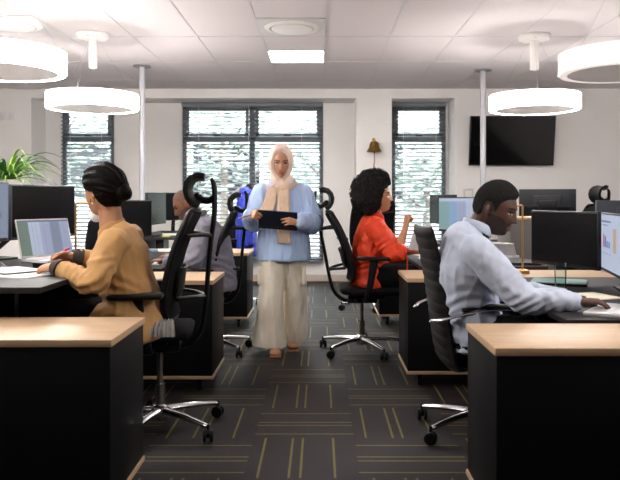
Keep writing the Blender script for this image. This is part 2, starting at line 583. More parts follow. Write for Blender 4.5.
# ------------------------------------------------------------------ ceiling fittings
def ring_lamp(x, y, label, ringmat, wire_rot=0.5):
    L = empty('pendant_lamp', (x, y, ZC), label=label, cat='lamp', group='ring pendant lamps')
    R, zt, zb = .405, -.567, -.690
    bm = BM()
    lathe(bm, [(R - .006, zt), (R, zt - .008), (R, zb + .008), (R - .006, zb), (R - .054, zb), (R - .054, zb + .004), (R - .050, zb + .004), (R - .050, zt), (R - .006, zt)], 72)
    bmesh.ops.remove_doubles(bm, verts=bm.verts, dist=1e-5)
    build('ring_diffuser', bm, ringmat, L)
    bm = BM()
    lathe(bm, [(R - .054, zb), (R - .06, zb), (R - .06, zt), (R - .054, zt), (R - .054, zb)], 72)
    build('inner_wall', bm, M['white'], L)
    bm = BM()
    lathe(bm, [(R + .001, zt + .0005), (R + .001, zt + .012), (R - .061, zt + .012), (R - .061, zt + .0005), (R + .001, zt + .0005)], 72)
    build('ring_cap', bm, M['ringtop'] if ringmat is M['ring'] else M['ringdim'], L)
    bm = BM()
    lathe(bm, [(0, -.002), (.145, -.002), (.148, -.02), (.135, -.045), (.06, -.052), (0, -.052)], 40)
    can = build('ceiling_canopy', bm, M['white'], L)
    for k in range(3):
        a = wire_rot + k * 2 * PI / 3
        bm = BM(); ellipsoid(bm, (math.cos(a) * .125, math.sin(a) * .125, -.046), (.008, .008, .004), 10)
        build('canopy_screw', bm, M['wire'], can)
    bm = BM(); lathe(bm, [(0, -.05), (.038, -.05), (.038, -.315), (.036, -.32), (.026, -.32), (.026, -.31), (0, -.31)], 28)
    build('stem', bm, M['white'], L)
    for k in range(3):
        a = wire_rot + k * 2 * PI / 3
        bm = BM()
        p0 = Vector((math.cos(a) * .05, math.sin(a) * .05, -.052)); p1 = Vector((math.cos(a) * (R - .03), math.sin(a) * (R - .03), zt + .01))
        chain(bm, [p0, p1], [.0011, .0011], 6, dome=False, sub=1)
        chain(bm, [p1 + Vector((0, 0, .05)), p1], [.0035, .0035], 8, sub=1)
        build('suspension_wire', bm, M['wire'], L)
    return L


ring_lamp(-2.055, 4.5, 'glowing white ring pendant lamp cut off by the edge beneath the round air vent', M['ring'], .3)
ring_lamp(-2.07, 6.38, 'glowing white ring pendant lamp hanging near the slim white pole left of the big window', M['ring'], .5)
ring_lamp(1.975, 4.55, 'pale ring pendant lamp with its hollow underside showing, dimmer than the other rings', M['ringdim'], 2.2)
ring_lamp(1.975, 6.45, 'glowing white ring pendant lamp hanging in front of the wall television', M['ring'], 2.4)
# unseen lamps added to both rows to light the near end
ring_lamp(-2.02, 2.4, 'ring pendant lamp of the row by the spider plant, over the nearest wooden cabinet', M['ring'], .5)
ring_lamp(1.975, 2.4, 'ring pendant lamp of the television row, over the nearest wooden cabinet', M['ring'], .5)

p = empty('ceiling_light', (-.245, 7.41, ZC), label='square glowing white light panel set flush in the ceiling tiles', cat='light')
bm = BM()
for q in ((-.295, .295, -.3, -.285), (-.295, .295, .285, .3), (-.295, -.28, -.3, .3), (.28, .295, -.3, .3)):
    bx(bm, *q, -.008, .0)
build('frame', bm, M['white'], p)
box('diffuser', (-.282, .282, -.287, .287, -.0065, -.001), M['panel'], p, bev=0, smooth=False)


def air_vent(x, y, label):
    v = empty('air_vent', (x, y, ZC), label=label, cat='vent')
    box('plate', (-.288, .288, -.29, .29, -.012, 0), M['grid'], v, bev=.003)
    bm = BM(); lathe(bm, [(.245, -.012), (.235, -.02), (.20, -.026), (.185, -.016), (.18, -.012)], 48)
    build('outer_ring', bm, M['white'], v)
    bm = BM(); lathe(bm, [(0, -.016), (.165, -.016), (.178, -.022), (.178, -.028), (.165, -.034), (0, -.036)], 48)
    build('disc', bm, M['white'], v)
    bm = BM(); lathe(bm, [(0, -.012), (.03, -.012), (.03, -.02), (0, -.02)], 16)
    build('spindle', bm, M['plastic'], v)


air_vent(-.245, 6.12, 'round white ceiling air vent beside the flush square light panel')
air_vent(-2.645, 6.02, 'round white ceiling air vent above the big glowing ring lamp')

for X, Y, lab in ((-2.02, 7.95, 'slim white floor to ceiling pole left of the big window'), (1.91, 8.2, 'slim white floor to ceiling pole in front of the television')):
    p = empty('support_pole', (X, Y, 0), label=lab, cat='pole')
    bm = BM(); lathe(bm, [(0, 0), (.033, 0), (.033, ZC - .012), (0, ZC - .012)], 24)
    build('shaft', bm, M['pole'], p)
    bm = BM(); lathe(bm, [(0, ZC - .014), (.10, ZC - .014), (.10, ZC), (0, ZC)], 32)
    build('ceiling_flange', bm, M['flange'], p)

# television
t = empty('television', (2.60, YB - .12, 1.645), label='large black flat television tilted down on the back wall', cat='television')
tm = Matrix.Translation((0, 0, .33)) @ Matrix.Rotation(math.radians(9), 4, 'X')
bm = BM(); bx(bm, -.575, .575, -.02, .025, -.335, .335, .006, 0, tm); build('housing', bm, M['casing'], t)
bm = BM(); bx(bm, -.562, .562, -.0225, -.0195, -.315, .325, 0, 0, tm); build('screen', bm, M['tvscreen'], t, smooth=False)
bm = BM(); bx(bm, -.2, .2, .0, .12, .20, .28, .004); bx(bm, -.2, .2, .03, .12, .36, .44, .004)
build('wall_bracket', bm, M['plastic'], t)

# bell
b = empty('wall_bell', (.735, YB, 1.86), label='aged brass bell hanging from a bracket on the white pier', cat='bell')
bm = BM(); bx(bm, -.02, .02, -.012, 0, .0, .16, .004); chain(bm, [(0, -.01, .13), (0, -.07, .15), (0, -.11, .13)], [.009, .009, .008], 8)
build('bracket', bm, M['oldbrass'], b)
bm = BM(); lathe(bm, [(0, .13), (.018, .13), (.02, .11), (.05, .10), (.062, .07), (.068, .03), (.084, .0), (.104, -.028), (.098, -.032), (.07, 0), (.0, .06)], 32, (0, -.11, 0))
build('bell_body', bm, M['oldbrass'], b)
bm = BM(); chain(bm, [(0, -.11, .03), (0, -.11, -.04)], [.007, .007], 8); ellipsoid(bm, (0, -.11, -.04), (.014, .014, .014), 10)
build('clapper', bm, M['oldbrass'], b)
bm = BM(); chain(bm, [(0, -.11, -.045), (.004, -.11, -.15), (-.004, -.11, -.2)], [.006, .007, .009], 8)
for k in range(6): chain(bm, [(-.004, -.11, -.19), (-.004 + .012 * math.cos(k), -.11 + .012 * math.sin(k), -.26)], [.004, .003], 5)
build('rope', bm, M['rope'], b)

for X, lab in ((-4.36, 'white light switch plate on the wall above the spider plant, further from the corner'), (-4.235, 'white light switch plate on the wall above the spider plant, nearer the corner')):
    s = empty('light_switch', (X, YB, 2.27), label=lab, cat='switch')
    box('plate', (-.05, .05, -.012, 0, 0, .115), M['white'], s)
    box('rocker', (-.018, .018, -.018, -.01, .03, .085), M['keys'], s)
wb = empty('wall_box', (2.03, YB, 1.17), label='small pale socket box on the wall below the television', cat='box')
box('plate', (-.065, .065, -.045, 0, 0, .16), M['pot'], wb, bev=.008)
box('cover', (-.045, .045, -.052, -.04, .03, .13), M['white'], wb, bev=.004)

# ------------------------------------------------------------------ cabinets and desks
def cabinet(x0, x1, y0, y1, label, top=.693, bot=.085):
    c = empty('cabinet', ((x0 + x1) / 2, (y0 + y1) / 2, 0), label=label, cat='cabinet', group='black mobile cabinets with oak tops')
    hw, hd = (x1 - x0) / 2, (y1 - y0) / 2
    box('carcass', (-hw + .006, hw - .006, -hd + .006, hd - .006, bot + .02, top - .026), M['black'], c, bev=.002)
    box('top_board', (-hw, hw, -hd, hd, top - .026, top), M['wood'], c, bev=.002)
    box('bottom_board', (-hw, hw, -hd, hd, bot, bot + .02), M['wood'], c, bev=.002)
    bm = BM()
    for k in range(1, 3): bx(bm, -hw + 2 * hw * k / 3 - .002, -hw + 2 * hw * k / 3 + .002, hd - .008, hd - .0045, bot + .03, top - .03)
    build('door_gap', bm, M['plastic'], c, smooth=False)
    for sx in (-1, 1):
        for sy in (-1, 1):
            bm = BM()
            mt = Matrix.Translation((sx * (hw - .09), sy * (hd - .07), .033)) @ Matrix.Rotation(PI / 2, 4, 'Y')
            lathe(bm, [(0, -.016), (.028, -.016), (.033, -.01), (.033, .01), (.028, .016), (0, .016)], 18, mtx=mt)
            bx(bm, sx * (hw - .09) - .02, sx * (hw - .09) + .02, sy * (hd - .07) - .02, sy * (hd - .07) + .02, .062, bot, .003)
            build('caster', bm, M['wheel'], c)
    return c


cabinet(-2.2, -.745, 2.50, 2.98, 'low black cabinet with oak top, nearest one on the camel blazer woman\'s side')
cabinet(-2.1, -.657, 4.30, 4.82, 'low black cabinet with oak top between the camel blazer woman and the grey shirted man')
cabinet(-2.1, -.665, 6.44, 7.02, 'low black cabinet with oak top just behind the grey shirted man')
cabinet(.59, 2.05, 2.36, 2.83, 'low black cabinet with oak top, nearest one on the white shirted man\'s side')
cabinet(.55, 1.93, 4.42, 4.93, 'low black cabinet with oak top carrying the brass lamp beyond the white shirted man')
cabinet(.55, 1.62, 6.58, 7.06, 'low black cabinet with oak top in the dim gap behind the orange bloused woman')


def desk(x0, x1, y0, y1, z, label, side):
    d = empty('desk', ((x0 + x1) / 2, (y0 + y1) / 2, 0), label=label, cat='desk', group='charcoal desks')
    hw, hd = (x1 - x0) / 2, (y1 - y0) / 2
    box('desktop', (-hw, hw, -hd, hd, z - .026, z), M['desk'], d, bev=.003)
    for sy in (-1, 1):
        bm = BM()
        xs = .12 * side
        bx(bm, xs - .04, xs + .04, sy * (hd - .16) - .03, sy * (hd - .16) + .03, .03, z - .026, .004)
        bx(bm, -hw + .06, hw - .06, sy * (hd - .16) - .035, sy * (hd - .16) + .035, 0, .03, .004)
        build('leg', bm, M['plastic'], d)
    box('modesty_panel', (side * (hw - .12) - .01, side * (hw - .12) + .01, -hd + .1, hd - .1, .25, z - .03), M['black'], d)
    return d


desk(-2.25, -1.157, 2.90, 4.28, .83, 'charcoal desk raised high in front of the camel blazer woman', -1)
desk(-2.05, -1.10, 4.86, 6.40, .71, 'charcoal desk in front of the grey shirted man', -1)
desk(-1.965, -1.10, 7.08, 8.6, .80, 'charcoal desk behind the grey shirted man carrying papers and two monitors', -1)
desk(1.0, 2.1, 2.845, 4.38, .705, 'charcoal desk in front of the white shirted man', 1)
desk(.715, 1.62, 4.97, 6.5, .715, 'paper strewn desk in front of the orange bloused woman', 1)
desk(1.1, 2.6, 7.2, 8.12, .72, 'desk beneath the television behind the tall grey cabinet', 1)

# dividers and tall storage
dv = empty('desk_divider', (-2.38, 3.6, 0), label='grey low divider behind the camel blazer woman\'s monitors', cat='divider')
box('panel', (-.02, .02, -.72, .72, .12, 1.12), M['greyscreen'], dv, bev=.006)
for sy in (-.6, .6): box('foot', (-.12, .12, sy - .03, sy + .03, 0, .12), M['plastic'], dv)
dv = empty('desk_divider', (2.24, 3.6, 0), label='grey low divider behind the bar chart monitor', cat='divider')
box('panel', (-.02, .02, -.72, .72, .12, 1.02), M['greyscreen'], dv, bev=.006)
for sy in (-.6, .6): box('foot', (-.12, .12, sy - .03, sy + .03, 0, .12), M['plastic'], dv)
tc_ = empty('storage_cabinet', (2.02, 6.36, 0), label='grey storage cabinet with oak top rising behind the brass lamp', cat='cabinet')
box('carcass', (-.35, .04, -.22, .22, .0, 1.005), M['greycab'], tc_)
box('top_board', (-.36, .05, -.23, .23, 1.005, 1.03), M['wood'], tc_)
for sx in (-.16,):
    dd = box('door', (sx - .18, sx + .19, -.236, -.22, .06, .99), M['greycab'], tc_)
    box('handle', (sx + .10, sx + .115, -.25, -.236, .55, .68), M['chrome'], dd)

pc = empty('storage_cabinet', (-2.75, 6.1, 0), label='tall pale cabinet the spider plant stands on', cat='cabinet')
box('carcass', (-.45, .45, -.22, .22, 0, 1.19), M['white'], pc)
for sx in (-.22, .22):
    dd = box('door', (sx - .21, sx + .21, -.236, -.22, .06, 1.17), M['white'], pc)
    box('handle', (-.012 + .18 * (-1 if sx > 0 else 1) + sx, .012 + .18 * (-1 if sx > 0 else 1) + sx, -.25, -.236, .6, .75), M['chrome'], dd)

# ------------------------------------------------------------------ plants
def spider_plant(x, y, z, label, n, ln, seed, name='spider_plant', pot=.13):
    pl = empty(name, (x, y, z), label=label, cat='plant')
    bm = BM(); lathe(bm, [(0, 0), (pot * .7, 0), (pot * .95, pot * 1.1), (pot, pot * 1.3), (pot * .92, pot * 1.3), (pot * .86, pot * 1.1), (0, pot * 1.1)], 28)
    pt = build('pot', bm, M['pot'], pl)
    bm = BM(); lathe(bm, [(0, pot * 1.12), (pot * .86, pot * 1.12), (pot * .86, pot * 1.08), (0, pot * 1.08)], 20)
    build('soil', bm, M['soil'], pt)
    rnd = random.Random(seed)
    for grp, mname in ((0, 'leaf'), (1, 'leafdark')):
        bm = BM()
        for k in range(n):
            a = rnd.random() * 6.283
            L = ln * rnd.uniform(.55, 1.1)
            up = rnd.uniform(.5, 1.5)
            wd = rnd.uniform(.009, .015)
            prev = None
            base = Vector((math.cos(a) * .03, math.sin(a) * .03, pot * 1.1))
            dirh = Vector((math.cos(a), math.sin(a), 0))
            sidev = Vector((-math.sin(a), math.cos(a), 0))
            for s in range(9):
                t = s / 8
                q = base + dirh * (L * (t ** 1.1) * .8) + Vector((0, 0, L * (up * t - (up * .55 + .35) * t * t)))
                ww = wd * (1 - t ** 2.2) * (.5 + min(1, t * 3) * .5) + .0008
                r = [bm.verts.new(q - sidev * ww), bm.verts.new(q + Vector((0, 0, -ww * .5))), bm.verts.new(q + sidev * ww)]
                if prev:
                    bm.faces.new((prev[0], prev[1], r[1], r[0])); bm.faces.new((prev[1], prev[2], r[2], r[1]))
                prev = r
        build('leaves', bm, M[mname], pl)
    return pl


spider_plant(-2.72, 6.1, 1.19, 'leafy green spider plant behind the camel blazer woman\'s monitors', 44, .58, 3)
spider_plant(-1.32, 7.75, .80, 'small green plant on the desk behind the grey shirted man\'s headrest', 26, .36, 9, 'potted_plant', .1)

# ------------------------------------------------------------------ monitors
def monitor(label, pl, pr, zt, zb, zdesk, content='off', case='casing', base=None, group='desk monitors', bar=False):
    pl, pr = Vector(pl), Vector(pr)
    w = (pr - pl).length
    rz = math.atan2(pr.y - pl.y, pr.x - pl.x)
    c = (pl + pr) / 2
    if base is None:
        n = Vector((math.sin(rz), -math.cos(rz)))
        base = c - n * .08
    base = Vector(base)
    r = empty('monitor', (base.x, base.y, zdesk), rz, label, 'monitor', group)
    off = Matrix.Rotation(-rz, 2) @ (c - base)
    ox, oy = off.x, off.y
    a, b = zb - zdesk, zt - zdesk
    h = w / 2
    box('housing', (ox - h, ox + h, oy, oy + .028, a, b), M[case], r, bev=.005)
    bm = BM(); mid = (a + b) / 2
    bx(bm, ox - h * .5, ox + h * .5, oy + .026, oy + .05, a + (b - a) * .2, b - (b - a) * .2, .01)
    build('back_bulge', bm, M[case], r)
    m_ = .010
    if content == 'off':
        bm = BM(); bx(bm, ox - h + m_, ox + h - m_, oy - .0022, oy + .002, a + m_ * 1.8, b - m_)
        build('screen', bm, M['screen_off'], r, smooth=False)
    else:
        sx0, sx1, sz0, sz1 = ox - h + m_, ox + h - m_, a + m_ * 1.8, b - m_
        screen(r, content, sx0, sx1, sz0, sz1, oy)
    bm = BM()
    chain(bm, [(0, 0, .012), (0, .0, max(.03, a * .5)), (ox, oy + .06, mid - .02), (ox, oy + .045, mid)], [.022, .022, .02, .03], 10, sub=3)
    build('stand_neck', bm, M['plastic'], r)
    if bar:
        bm = BM(); bx(bm, ox - .22, ox + .26, oy + .05, oy + .08, mid - .035, mid - .0, .004); bx(bm, ox - .09, ox + .09, oy + .05, oy + .10, mid - .05, mid + .05, .012)
        build('arm_bar', bm, M['plastic'], r)
    box('stand_base', (-.11, .11, -.085, .085, 0, .014), M['plastic'], r, bev=.005)
    return r


def screen(parent, content, x0, x1, z0, z1, y, th=.002, mtx=None, name='screen'):
    bm = BM()
    mats, idx = [], {}

    def mi(n):
        if n not in idx:
            idx[n] = len(mats); mats.append(M[n])
        return idx[n]
    W_, H_ = x1 - x0, z1 - z0

    def q(u0, u1, v0, v1, n, k):
        bx(bm, x0 + u0 * W_, x0 + u1 * W_, y - th - .0003 * k, y + .001, z0 + v0 * H_, z0 + v1 * H_, 0, mi(n), mtx)
    if content == 'sheet':
        cols = [('scr_green', .0, .2), ('scr_light', .2, .42), ('scr_lilac', .42, .62), ('scr_slate', .62, .82), ('scr_lilac', .82, 1)]
        for n, a, b in cols: q(a, b, 0, .95, n, 0)
        q(0, 1, .95, 1, 'scr_title', 0)
        for k in range(16): q(.02, .98, .055 * k + .03, .055 * k + .034, 'scr_title', 1)
        for u in (.07, .13, .27, .34, .5, .68, .75, .9): q(u, u + .003, 0, .95, 'scr_title', 1)
    elif content == 'sheet2':
        cols = [('scr_mint', .0, .3), ('scr_sky', .3, .5), ('scr_lilac', .5, .75), ('scr_light', .75, 1)]
        for n, a, b in cols: q(a, b, 0, .9, n, 0)
        q(0, 1, .9, 1, 'scr_light', 0)
        for u in (.06, .12, .18, .24, .36, .43, .6, .68, .82): q(u, u + .005, 0, .9, 'scr_title', 1)
        for k in range(14): q(.02, .98, .06 * k + .03, .06 * k + .034, 'scr_title', 1)
    elif content == 'chart':
        q(0, 1, 0, 1, 'scr_light', 0)
        q(.06, .5, .86, .89, 'scr_title', 1); q(.06, .36, .8, .815, 'scr_title', 1)
        q(.10, .5, .5, .503, 'scr_title', 1); q(.10, .5, .40, .403, 'scr_title', 1)
        for u, hgt, n in ((.14, .24, 'scr_red'), (.22, .2, 'scr_purple'), (.31, .12, 'scr_blue'), (.40, .11, 'scr_blue')):
            q(u, u + .05, .40, .40 + hgt, n, 1)
        q(.60, .74, .34, .76, 'scr_tan', 1)
        for k in range(3): q(.12 + .15 * k, .2 + .15 * k, .28, .295, 'scr_title', 1)
    elif content == 'doc':
        q(0, 1, 0, 1, 'scr_slate', 0)
        for k in range(12): q(.5, .5 + .1 + .3 * ((k * 7) % 5) / 5, .08 + .07 * k, .095 + .07 * k, 'scr_title', 1)
        q(.78, .9, .38, .46, 'scr_title', 1)
    elif content == 'pale':
        q(0, 1, 0, 1, 'scr_lilac', 0)
    return build(name, bm, mats, parent, smooth=False)


monitor('dark blank monitor facing the camel blazer woman above her open laptop', W(11, 190, 4.2).xy, W(75, 190, 4.71).xy, 1.283, .945, .83, 'off', 'casing_grey', base=(-1.95, 4.18))
monitor('lit document monitor cut off beside the dark blank monitor near the spider plant', (-1.99, 3.62), W(9, 190, 4.12).xy, 1.292, .95, .83, 'doc', 'casing_grey', base=(-2.1, 3.9))
monitor('blank black monitor at the grey shirted man\'s desk, right behind the camel blazer', (-1.66, 5.45), W(152, 200, 6.0).xy, 1.182, .866, .71, 'off')
monitor('narrow angled monitor in front of the slim white pole on the papered desk', (-1.72, 6.98), W(166, 190, 7.55).xy, 1.255, .925, .80, 'off', 'casing', base=(-1.78, 7.3))
monitor('black monitor directly behind the grey shirted man\'s bowed head', W(164, 200, 8.0).xy, W(191, 200, 8.35).xy, 1.262, .94, .80, 'off')
monitor('lit spreadsheet monitor on the orange bloused woman\'s desk', W(438.5, 200, 6.35).xy, W(477, 200, 5.95).xy, 1.208, .90, .715, 'sheet2')
monitor('dark monitor edge peeping out behind the lit spreadsheet monitor', W(429.5, 200, 7.9).xy, W(440, 200, 7.5).xy + Vector((.12, -.2)), 1.235, .915, .72, 'off', 'casing')
monitor('large black blank monitor in front of the white shirted man', W(531, 200, 4.45).xy, W(598, 200, 3.93).xy, 1.122, .79, .705, 'off', base=(1.98, 4.12))
monitor('lit bar chart monitor at the edge beside the large black monitor', W(600.5, 200, 4.03).xy, (1.492, 3.44), 1.118, .79, .705, 'chart', base=(1.68, 3.74))
# seen from the back
monitor('grey backed monitor below the television seen from behind', W(576, 200, 7.2).xy, W(519, 200, 7.35).xy, 1.292, .955, .72, 'off', 'casing', bar=True)
monitor('blue grey monitor back beside the chair with a rounded headrest', (3.05, 6.15), W(595, 200, 6.05).xy, 1.18, .86, .72, 'off', 'casing_grey')
dk = desk(2.45, 3.9, 5.5, 6.5, .72, 'far desk holding the blue grey monitor near the rounded headrest', 1)

# ------------------------------------------------------------------ chairs
def star_base(r, y0=0.0, R=.315, rot=0.0, hub_at=None):
    bm = BM()
    lathe(bm, [(0, .06), (.042, .06), (.05, .085), (.045, .125), (.03, .135), (0, .135)], 24)
    hub = build('base_hub', bm, M['chrome'], r)
    for k in range(5):
        a = rot + k * 2 * PI / 5
        d = Vector((math.cos(a), math.sin(a), 0)); s = Vector((-d.y, d.x, 0))
        bm = BM()
        chain(bm, [d * .03 + V(0, 0, .105), d * .15 + V(0, 0, .10), d * (R - .01) + V(0, 0, .078)], [(.030, .020), (.025, .016), (.016, .011)], 12, ref=s, sub=5)
        build('base_leg', bm, M['chrome'], r)
        bm = BM()
        c = d * R
        sw = a + 0.7
        mt = Matrix.Translation((c.x, c.y, .031)) @ Matrix.Rotation(sw, 4, 'Z') @ Matrix.Rotation(PI / 2, 4, 'Y')
        for o in (-.017, .017):
            lathe(bm, [(0, o - .009), (.026, o - .009), (.031, o - .005), (.031, o + .005), (.026, o + .009), (0, o + .009)], 20, mtx=mt)
        ca = build('caster', bm, M['wheel'], r)
        bm = BM()
        ellipsoid(bm, c + V(0, 0, .042), (.022, .022, .022), 12)
        chain(bm, [c + V(0, 0, .04), c + V(0, 0, .085)], [.008, .008], 8, sub=1)
        build('caster_hood', bm, M['plastic'], ca)
    return hub


def curved_panel(bm, prof, hw_list, thick, bow=.03, ny=10, hollow=False):
    """prof: list of (x,z); builds a shell bowed around the sitter"""
    rows_f, rows_b = [], []
    n = len(prof)
    for i, (x, z) in enumerate(prof):
        hw = hw_list[i]
        rf, rb = [], []
        tx = prof[min(i + 1, n - 1)][0] - prof[max(i - 1, 0)][0]
        tz = prof[min(i + 1, n - 1)][1] - prof[max(i - 1, 0)][1]
        L = math.hypot(tx, tz) or 1
        nx, nz = tz / L, -tx / L
        for j in range(ny + 1):
            u = -1 + 2 * j / ny
            bo = bow * u * u
            rf.append(bm.verts.new((x + bo * nx, u * hw, z + bo * nz)))
            rb.append(bm.verts.new((x + (bo - thick) * nx, u * hw, z + (bo - thick) * nz)))
        rows_f.append(rf); rows_b.append(rb)
    for i in range(n - 1):
        for j in range(ny):
            bm.faces.new((rows_f[i][j], rows_f[i][j + 1], rows_f[i + 1][j + 1], rows_f[i + 1][j]))
            bm.faces.new((rows_b[i][j + 1], rows_b[i][j], rows_b[i + 1][j], rows_b[i + 1][j + 1]))
        bm.faces.new((rows_f[i + 1][0], rows_b[i + 1][0], rows_b[i][0], rows_f[i][0]))
        bm.faces.new((rows_f[i][-1], rows_b[i][-1], rows_b[i + 1][-1], rows_f[i + 1][-1]))
    for j in range(ny):
        bm.faces.new((rows_f[0][j + 1], rows_f[0][j], rows_b[0][j], rows_b[0][j + 1]))
        bm.faces.new((rows_f[-1][j], rows_f[-1][j + 1], rows_b[-1][j + 1], rows_b[-1][j]))


def ergo_chair(loc, rz, label, dz=0.0, arm=0.0, rot=0.6, headz=0.0, tilt=0.0, head=True):
    r = empty('office_chair', (loc[0], loc[1], 0), rz, label, 'chair', 'high backed mesh office chairs')
    star_base(r, R=.34, rot=rot)
    U = (0, 0, dz)
    bm = BM()
    lathe(bm, [(0, .12), (.027, .12), (.027, .24), (.016, .24), (.016, .47), (0, .47)], 18)
    build('gas_lift', bm, M['chrome'], r)
    bm = BM()
    bx(bm, -.11, .12, -.07, .07, .385, .445, .015); bx(bm, -.05, .17, -.16, .16, .43, .458, .008)
    chain(bm, [(.02, .07, .415), (.03, .24, .42)], [.008, .011], 8, sub=1)
    chain(bm, [(-.05, -.07, .415), (-.05, -.22, .42)], [.008, .011], 8, sub=1)
    build('mechanism', bm, M['plastic'], r, loc=U)
    bm = BM()
    prof = []
    secs = []
    for x, hw, zt, zb in ((-.17, .17, .512, .485), (-.15, .20, .525, .465), (-.05, .235, .525, .455), (.12, .245, .53, .455), (.26, .24, .527, .46), (.32, .225, .51, .465), (.335, .20, .495, .475)):
        secs.append((Vector((x, 0, (zt + zb) / 2)), Vector((0, hw, 0)), Vector((0, 0, (zt - zb) / 2))))
    seg = 28
    rings = []
    for c, A, B in secs:
        ring = []
        for i in range(seg):
            a = 2 * PI * i / seg
            ca, sa = math.cos(a), math.sin(a)
            ca = math.copysign(abs(ca) ** .45, ca); sa = math.copysign(abs(sa) ** .7, sa)
            ring.append(bm.verts.new(c + A * ca + B * sa))
        rings.append(ring)
    for a_, b_ in zip(rings[:-1], rings[1:]):
        for i in range(seg): bm.faces.new((a_[i], a_[(i + 1) % seg], b_[(i + 1) % seg], b_[i]))
    bm.faces.new(rings[0]); bm.faces.new(rings[-1])
    build('seat', bm, M['fabric'], r, loc=U)
    # mesh back
    prof = [(-.105, .575), (-.095, .63), (-.105, .70), (-.135, .80), (-.175, .90), (-.22, .99), (-.262, 1.06), (-.275, 1.085)]
    hws = [.19, .215, .225, .23, .23, .225, .21, .18]
    bm = BM(); curved_panel(bm, prof, hws, .016, .035)
    build('backrest', bm, M['mesh'], r, loc=U)
    bm = BM()
    left = [Vector((x + .035, hw, z)) for (x, z), hw in zip(prof, hws)]
    right = [Vector((x + .035, -hw, z)) for (x, z), hw in zip(prof, hws)]
    top = [Vector((-.262, .09, 1.095)), Vector((-.268, -.09, 1.095))]
    bot = [Vector((-.09, -.1, .560)), Vector((-.09, .1, .560))]
    chain(bm, left + top + right[::-1] + bot + [left[0]], [(.013, .017)] * (len(left) * 2 + 5), 10, sub=3, dome=False)
    build('backrest_frame', bm, M['plastic'], r, loc=U)
    # lumbar pad
    bm = BM(); curved_panel(bm, [(-.125, .66), (-.145, .71), (-.16, .77), (-.175, .81)], [.12, .15, .15, .12], .012, .02)
    build('lumbar_support', bm, M['plastic'], r, loc=U)
    bm = BM()
    chain(bm, [(-.05, 0, .415), (-.14, 0, .405), (-.215, 0, .47), (-.255, 0, .60), (-.285, 0, .76), (-.318, 0, .92), (-.352, 0, 1.06), (-.368, 0, 1.20), (-.358, 0, 1.245)],
          [(.035, .016), (.033, .016), (.03, .015), (.026, .013), (.023, .013), (.023, .013), (.024, .014), (.022, .014), (.018, .010)], 12, ref=(0, 1, 0), sub=4)
    for s in (-1, 1):
        chain(bm, [(-.26, 0, .64), (-.22, s * .09, .655), (-.13, s * .19, .67)], [.014, .011, .010], 8)
        chain(bm, [(-.325, 0, .95), (-.29, s * .08, .965), (-.215, s * .21, .975)], [.014, .011, .010], 8)
    build('back_spine', bm, M['plastic'], r, loc=U)
    # headrest
    bm = BM()
    hp = [(-.325, 1.258), (-.295, 1.266), (-.264, 1.256), (-.242, 1.232), (-.233, 1.20), (-.237, 1.165), (-.253, 1.135), (-.278, 1.115)]
    curved_panel(bm, hp[::-1], [.085, .11, .125, .13, .13, .125, .11, .085], .024, .02)
    build('headrest', bm, M['leather'], r, angle=70, loc=(0, 0, dz + headz))
    bm = BM()
    chain(bm, [(-.365, 0, 1.15), (-.32, 0, 1.135), (-.268, 0, 1.165)], [.016, .018, .022], 10)
    build('headrest_bracket', bm, M['plastic'], r, loc=(0, 0, dz + headz))
    for s in (-1, 1):
        bm = BM()
        chain(bm, [(.02, s * .15, .44), (.03, s * .27, .43), (.035, s * .285, .47)], [(.03, .012), (.028, .012), (.026, .013)], 10, ref=(1, 0, 0), dome=True)
        chain(bm, [(.035, s * .285, .46), (.06, s * .288, .58), (.085, s * .285, .665 + arm)], [(.028, .013), (.026, .013), (.032, .014)], 10, ref=(1, 0, 0))
        ar = build('armrest', bm, M['plastic'], r, loc=U)
        bm = BM(); bx(bm, -.045, .215, s * .285 - .045, s * .285 + .045, .662 + arm, .69 + arm, .012, seg=3)
        build('arm_pad', bm, M['leather'], ar)
    for c in list(r.children):
        n_ = c.name.split('.')[0]
        if n_ in ('headrest', 'headrest_bracket') and not head:
            bpy.data.objects.remove(c)
            continue
        if tilt and n_ in ('backrest', 'backrest_frame', 'lumbar_support', 'back_spine', 'headrest', 'headrest_bracket'):
            pv = Vector((-.06, 0, .43 + dz))
            R_ = Matrix.Rotation(tilt, 3, 'Y')
            c.rotation_euler = (0, tilt, 0)
            c.location = pv + R_ @ (c.location - pv)
    return r


ergo_chair((-.83, 3.63), PI + .12, 'black mesh office chair with curved headrest under the camel blazer woman', .025, 0.03, rot=-.60 - PI - .12, tilt=math.radians(6.5), headz=.0)
ergo_chair((.325, 5.47), -.03, 'black mesh office chair with curved headrest under the orange bloused woman', .0, .075, rot=.17)
ergo_chair((-.86, 5.47), PI + .1, 'high backed office chair under the grey shirted man', -.02, 0, rot=2.9 - PI + .05, headz=-.04, tilt=math.radians(6))
ergo_chair((-.98, 7.62), PI + .5, 'empty office chair with a royal blue jacket over it by the big window', .08, 0)
ergo_chair((.54, 7.62), PI / 2 + .15, 'black mesh chair back standing behind the orange bloused woman\'s curls', .08, 0, head=False)
ergo_chair((2.46, 6.85), PI, 'office chair with rounded black headrest behind the blue grey monitor back', .04, 0)


